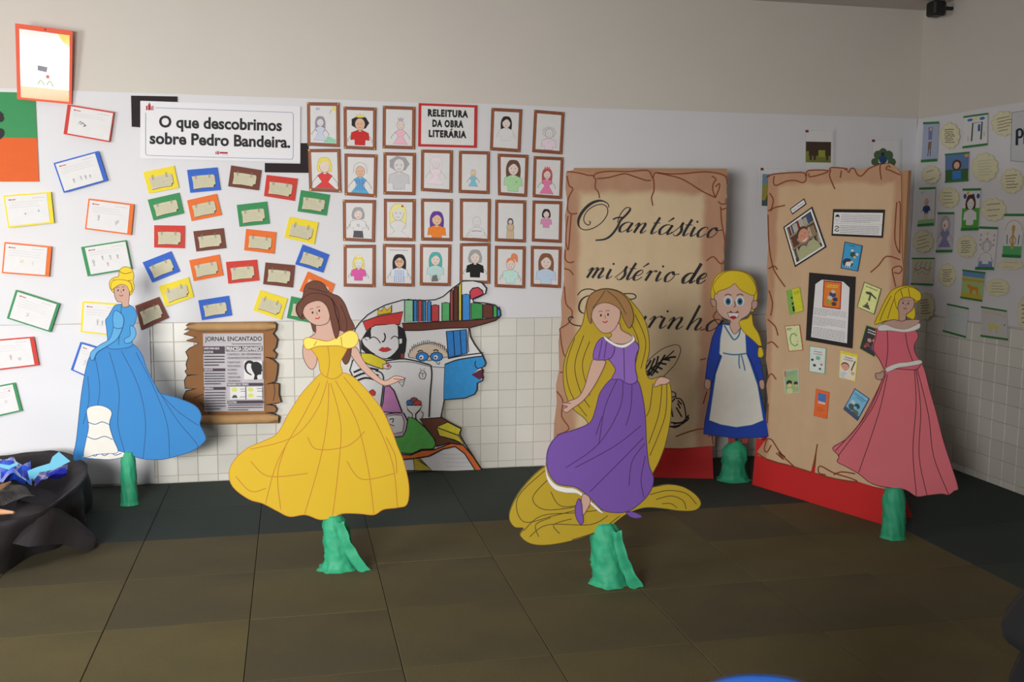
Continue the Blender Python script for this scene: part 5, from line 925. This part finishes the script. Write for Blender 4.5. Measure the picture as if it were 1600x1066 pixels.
Pk.piece('hair_fringe', KP([(290,110),(288,76),(312,52),(352,46),(386,66),(388,92),(372,100),(350,86),(322,86),(304,100),(298,130)]), YEL, 3, [KP([(310,56),(318,84)]), KP([(340,50),(346,84)])], mat(120, 90, 24))

# ---------------------------------------------------------------- cloth covered basin with blue cellophane
blackc = mat(36, 30, 34, .8, .25, 7, .25, bscale=18, name='black_cloth')
t = bpy.data.objects.new('covered_basin', None); col.objects.link(t); props(t, 'basin draped in black cloth on the floor by the left wall', 'basin')
rim_px = [(137,738),(128,718),(90,706),(40,707),(-10,712),(-70,726),(-120,755),(-110,790),(-50,815),(5,812),(60,800),(110,768)]
flo_px = [(137,800),(136,778),(110,768),(40,766),(-20,770),(-100,780),(-190,820),(-200,880),(-110,925),(0,896),(70,862),(120,832)]
RZ = .27; ctr = on_floor(10, 758, RZ); t.location = (ctr.x, ctr.y, 0); o0 = Vector((ctr.x, ctr.y, 0))
def ring(pp, z): return [tuple(on_floor(*p, z)-o0)[:2] for p in pp]
Rm = smooth(ring(rim_px, RZ), True, 8); Fl = smooth(ring(flo_px, 0), True, 8); rows = []
for q in range(15):
    u = q/14; row = []
    for j in range(len(Rm)):
        ang = j/len(Rm)*2*PI
        if u < .35: s_ = .62+.38*u/.35; z = .12+(RZ-.12)*min(1, (u/.35)**.6); x, y = Rm[j][0]*s_, Rm[j][1]*s_
        else:
            v_ = (u-.35)/.65; f_ = v_**1.3; x = Rm[j][0]*(1-f_)+Fl[j][0]*f_; y = Rm[j][1]*(1-f_)+Fl[j][1]*f_; z = RZ*(1-v_)+.02*math.sin(v_*PI)
            wv = .03*math.sin(ang*11+2*nz(ang, 1, 1))*v_+.02*nz(math.cos(ang)*3, math.sin(ang)*3, v_*3); l = math.hypot(x, y) or 1; x += x/l*wv; y += y/l*wv
        z += .012*nz(x*9, y*9, 1)
        y = min(y, -.035-o0.y)
        row.append((x, y, max(.004, z)))
    rows.append(row)
surf('draped_cloth', rows, blackc, t, True)
surf('basin_bottom', [[(p[0], p[1], .125) for p in [(a[0]*.66, a[1]*.66) for a in Rm]], [(0, 0, .12)]*len(Rm)], blackc, t, True)
# loose cloth tail lying over the front
tail = []
for i, (cx_, cy_, z_, w_) in enumerate([(30,790,.26,.15),(70,800,.25,.15),(95,806,.2,.14),(115,818,.13,.12),(132,835,.07,.10),(146,848,.03,.06),(151,853,.012,.02)]):
    c_ = on_floor(cx_, cy_, z_)-o0; r = []
    for j in range(9):
        v_ = j/8-.5; r.append((c_.x+v_*w_*.5, c_.y-.01+v_*w_*2.1, max(.006, z_+.035*math.cos(v_*PI*1.0)-abs(v_)*z_*.9+.012*nz(i*.9, j*.8, 3))))
    tail.append(r)
surf('cloth_tail', tail, blackc, t)
def cello(): 
    m = bpy.data.materials.new('blue_cellophane'); m.use_nodes = True; p = m.node_tree.nodes['Principled BSDF']
    p.inputs['Base Color'].default_value = (.01, .09, .75, 1); p.inputs['Roughness'].default_value = .2; p.inputs['Transmission Weight'].default_value = .2; p.inputs['Coat Weight'].default_value = 1; return m
cel = cello()
def crumple(name, label, cat, pts_px, z, m, amp, seed, dz=0., nn=26):
    Pw = [on_floor(*p, z) for p in pts_px]; o = Pw[0]; rows = []
    for i in range(nn+1):
        a = i/nn; r = []
        for j in range(nn//2+1):
            b_ = j/(nn//2); q = (Pw[0]*(1-a)+Pw[1]*a)*(1-b_)+(Pw[3]*(1-a)+Pw[2]*a)*b_
            v_ = Vector((q.x*7+seed, q.y*7, seed)); c_ = noise.voronoi(v_)[0]; h = amp*(c_[1]-c_[0])*1.6+amp*.6*nz(q.x*14, q.y*14, seed)+dz*math.sin(a*PI)*math.sin(b_*PI)
            r.append((q.x-o.x, q.y-o.y, h))
        rows.append(r)
    ob = surf(name, rows, m, smoothf=False, label=label, cat=cat); ob.location = (o.x, o.y, z); return ob
crumple('cellophane_sheet', 'crumpled shiny blue cellophane filling the black cloth basin', 'cellophane', [(-50,728),(48,728),(50,762),(-44,766)], .225, cel, .07, 3, .05)
crumple('cellophane_sheet', 'smaller crumpled dark blue cellophane beside the light blue card strip', 'cellophane', [(56,738),(106,732),(104,744),(54,756)], .235, mat(22, 36, 170, .15, .2, 20, 0, coat=1), .05, 8, .02)
lb = mat(110, 190, 220, .7)
cp = Plane(on_floor(60, 752, .24), math.radians(8))
for nm, pts, lbl in (('card_strip', [(43,736),(58,730),(68,727),(78,724),(82,714),(92,706),(110,721),(84,734),(62,738),(52,752),(46,750)], 'light blue jagged card strip standing up in the basin'), ('card_strip', [(0,725),(15,727),(27,722),(29,725),(14,734),(0,730)], 'small light blue paper scrap at left edge of the basin')):
    t2, pm = thing(nm, lbl, 'card', Plane(cp.o-cp.ay*.0, cp.rz), px=pts[0]); Art(pm).poly(pts, lb, .002).build('card', t2)
crumple('crepe_sheet', 'grey black crinkled crepe paper lying over the front of the basin', 'paper', [(-60,766),(28,756),(56,780),(-50,800)], .3, mat(58, 56, 56, .85, .3, 30, .4, bscale=40), .018, 5, .03)
wood_l = mat(186, 140, 104, .7, .15, 20, .1)
for pp, lbl in (([(-30,768),(0,762),(16,754)], 'short pale driftwood stick on top of the crepe paper'), ([(-40,800),(0,800),(22,801)], 'pale driftwood stick lying at the basin front edge')):
    ws = [on_floor(*p, .365) for p in pp]; c0 = ws[0]; ob = tube('driftwood', [tuple(w_-c0) for w_ in ws], [.012, .014, .006], wood_l, None, 7, label=lbl, cat='stick', group='driftwood on the basin'); ob.location = c0
sp_ = Plane(on_floor(111, 782, .1), .4); t2, pm = thing('gold_star', 'small golden star on black cloth at the basin side', 'star', sp_, uv=(0, 0))
Art(lambda x, y: (x*.001, y*.001)).poly([((36 if k % 2 == 0 else 15)*math.sin(k*PI/5+.4), (36 if k % 2 == 0 else 15)*math.cos(k*PI/5+.4)) for k in range(10)], mat(196, 150, 40, .35, .1, 10, 0, metal=.5), .006).build('star', t2)
t2.location = on_floor(109, 783, .15)+Vector((.0, -.03, 0))

# ---------------------------------------------------------------- foreground pieces and ceiling box
bp = mat(48, 104, 200, .35, .03, 10, .02)
def fore(x, y, d): r_ = ray(x, y).normalized(); return EYE+r_*d
pt = fore(1192, 1056, 2.25); fc = Plane((pt.x, pt.y, 0), -.25)
t, pm = thing('plastic_chair', 'blue plastic child chair whose rounded back just enters the bottom edge', 'chair', fc, uv=(0, 0))
zt = pt.z; rows = []
for i in range(13):
    u = i/12; r = []
    for j in range(13):
        x = (j/12-.5)*.30; edge_ = (abs(x)/.15)**3; zz = zt-.012*(x/.15+.1)**2-.03*edge_-u*.24
        r.append((x*(1-.1*u), .02*math.cos(x*10)-.02, zz))
    rows.append(r)
bk = surf('backrest', rows, bp, t); sm_ = bk.modifiers.new('s', 'SOLIDIFY'); sm_.thickness = .022; sm_.offset = 0
b = Boxes(); b.box(-.15, -.32, zt-.30, .15, .01, zt-.28, bp); b.build('seat', t, bevel=.006)
for sx in (-1, 1):
    for y in (-.3, -.01): tube('leg', [(sx*.13, y, zt-.28), (sx*.15, y*1.05, 0)], .012, bp, t, 8)
pt = fore(1588, 995, 2.6); fc = Plane((pt.x+.175, pt.y, 0), -.4)
dk = mat(20, 20, 24, .85, .1, 20, .1)
t, pm = thing('covered_stool', 'stool under black cloth at the bottom right corner', 'stool', fc, uv=(0, 0))
prof = [(0, pt.z+.14), (.09, pt.z+.14), (.11, pt.z+.10), (.17, pt.z), (.165, pt.z-.03), (.12, pt.z-.06), (.15, pt.z-.16), (.18, .35), (.2, .012)]
surf('black_cover', [[(r_*(1+.04*math.sin(6*a+z))*math.cos(a), r_*(1+.04*math.sin(6*a+z))*math.sin(a), z) for a in [2*PI*k/28 for k in range(28)]] for r_, z in prof], dk, t, True)
p0 = WR.uv(1463, 8, .12); cx_ = WR.world(p0[0], p0[1], .12)
t = bpy.data.objects.new('ceiling_speaker', None); col.objects.link(t); t.location = (cx_.x, cx_.y, HC-.14); props(t, 'small black box speaker fixed near the ceiling corner', 'speaker')
b = Boxes(); b.box(-.045, -.05, .035, .045, .05, .13, mat(26, 24, 24, .5)); b.build('speaker_box', t, bevel=.012)
b = Boxes(); b.box(.04, -.012, .08, .119, .012, .1, mat(26, 24, 24, .5)); b.build('bracket', t)
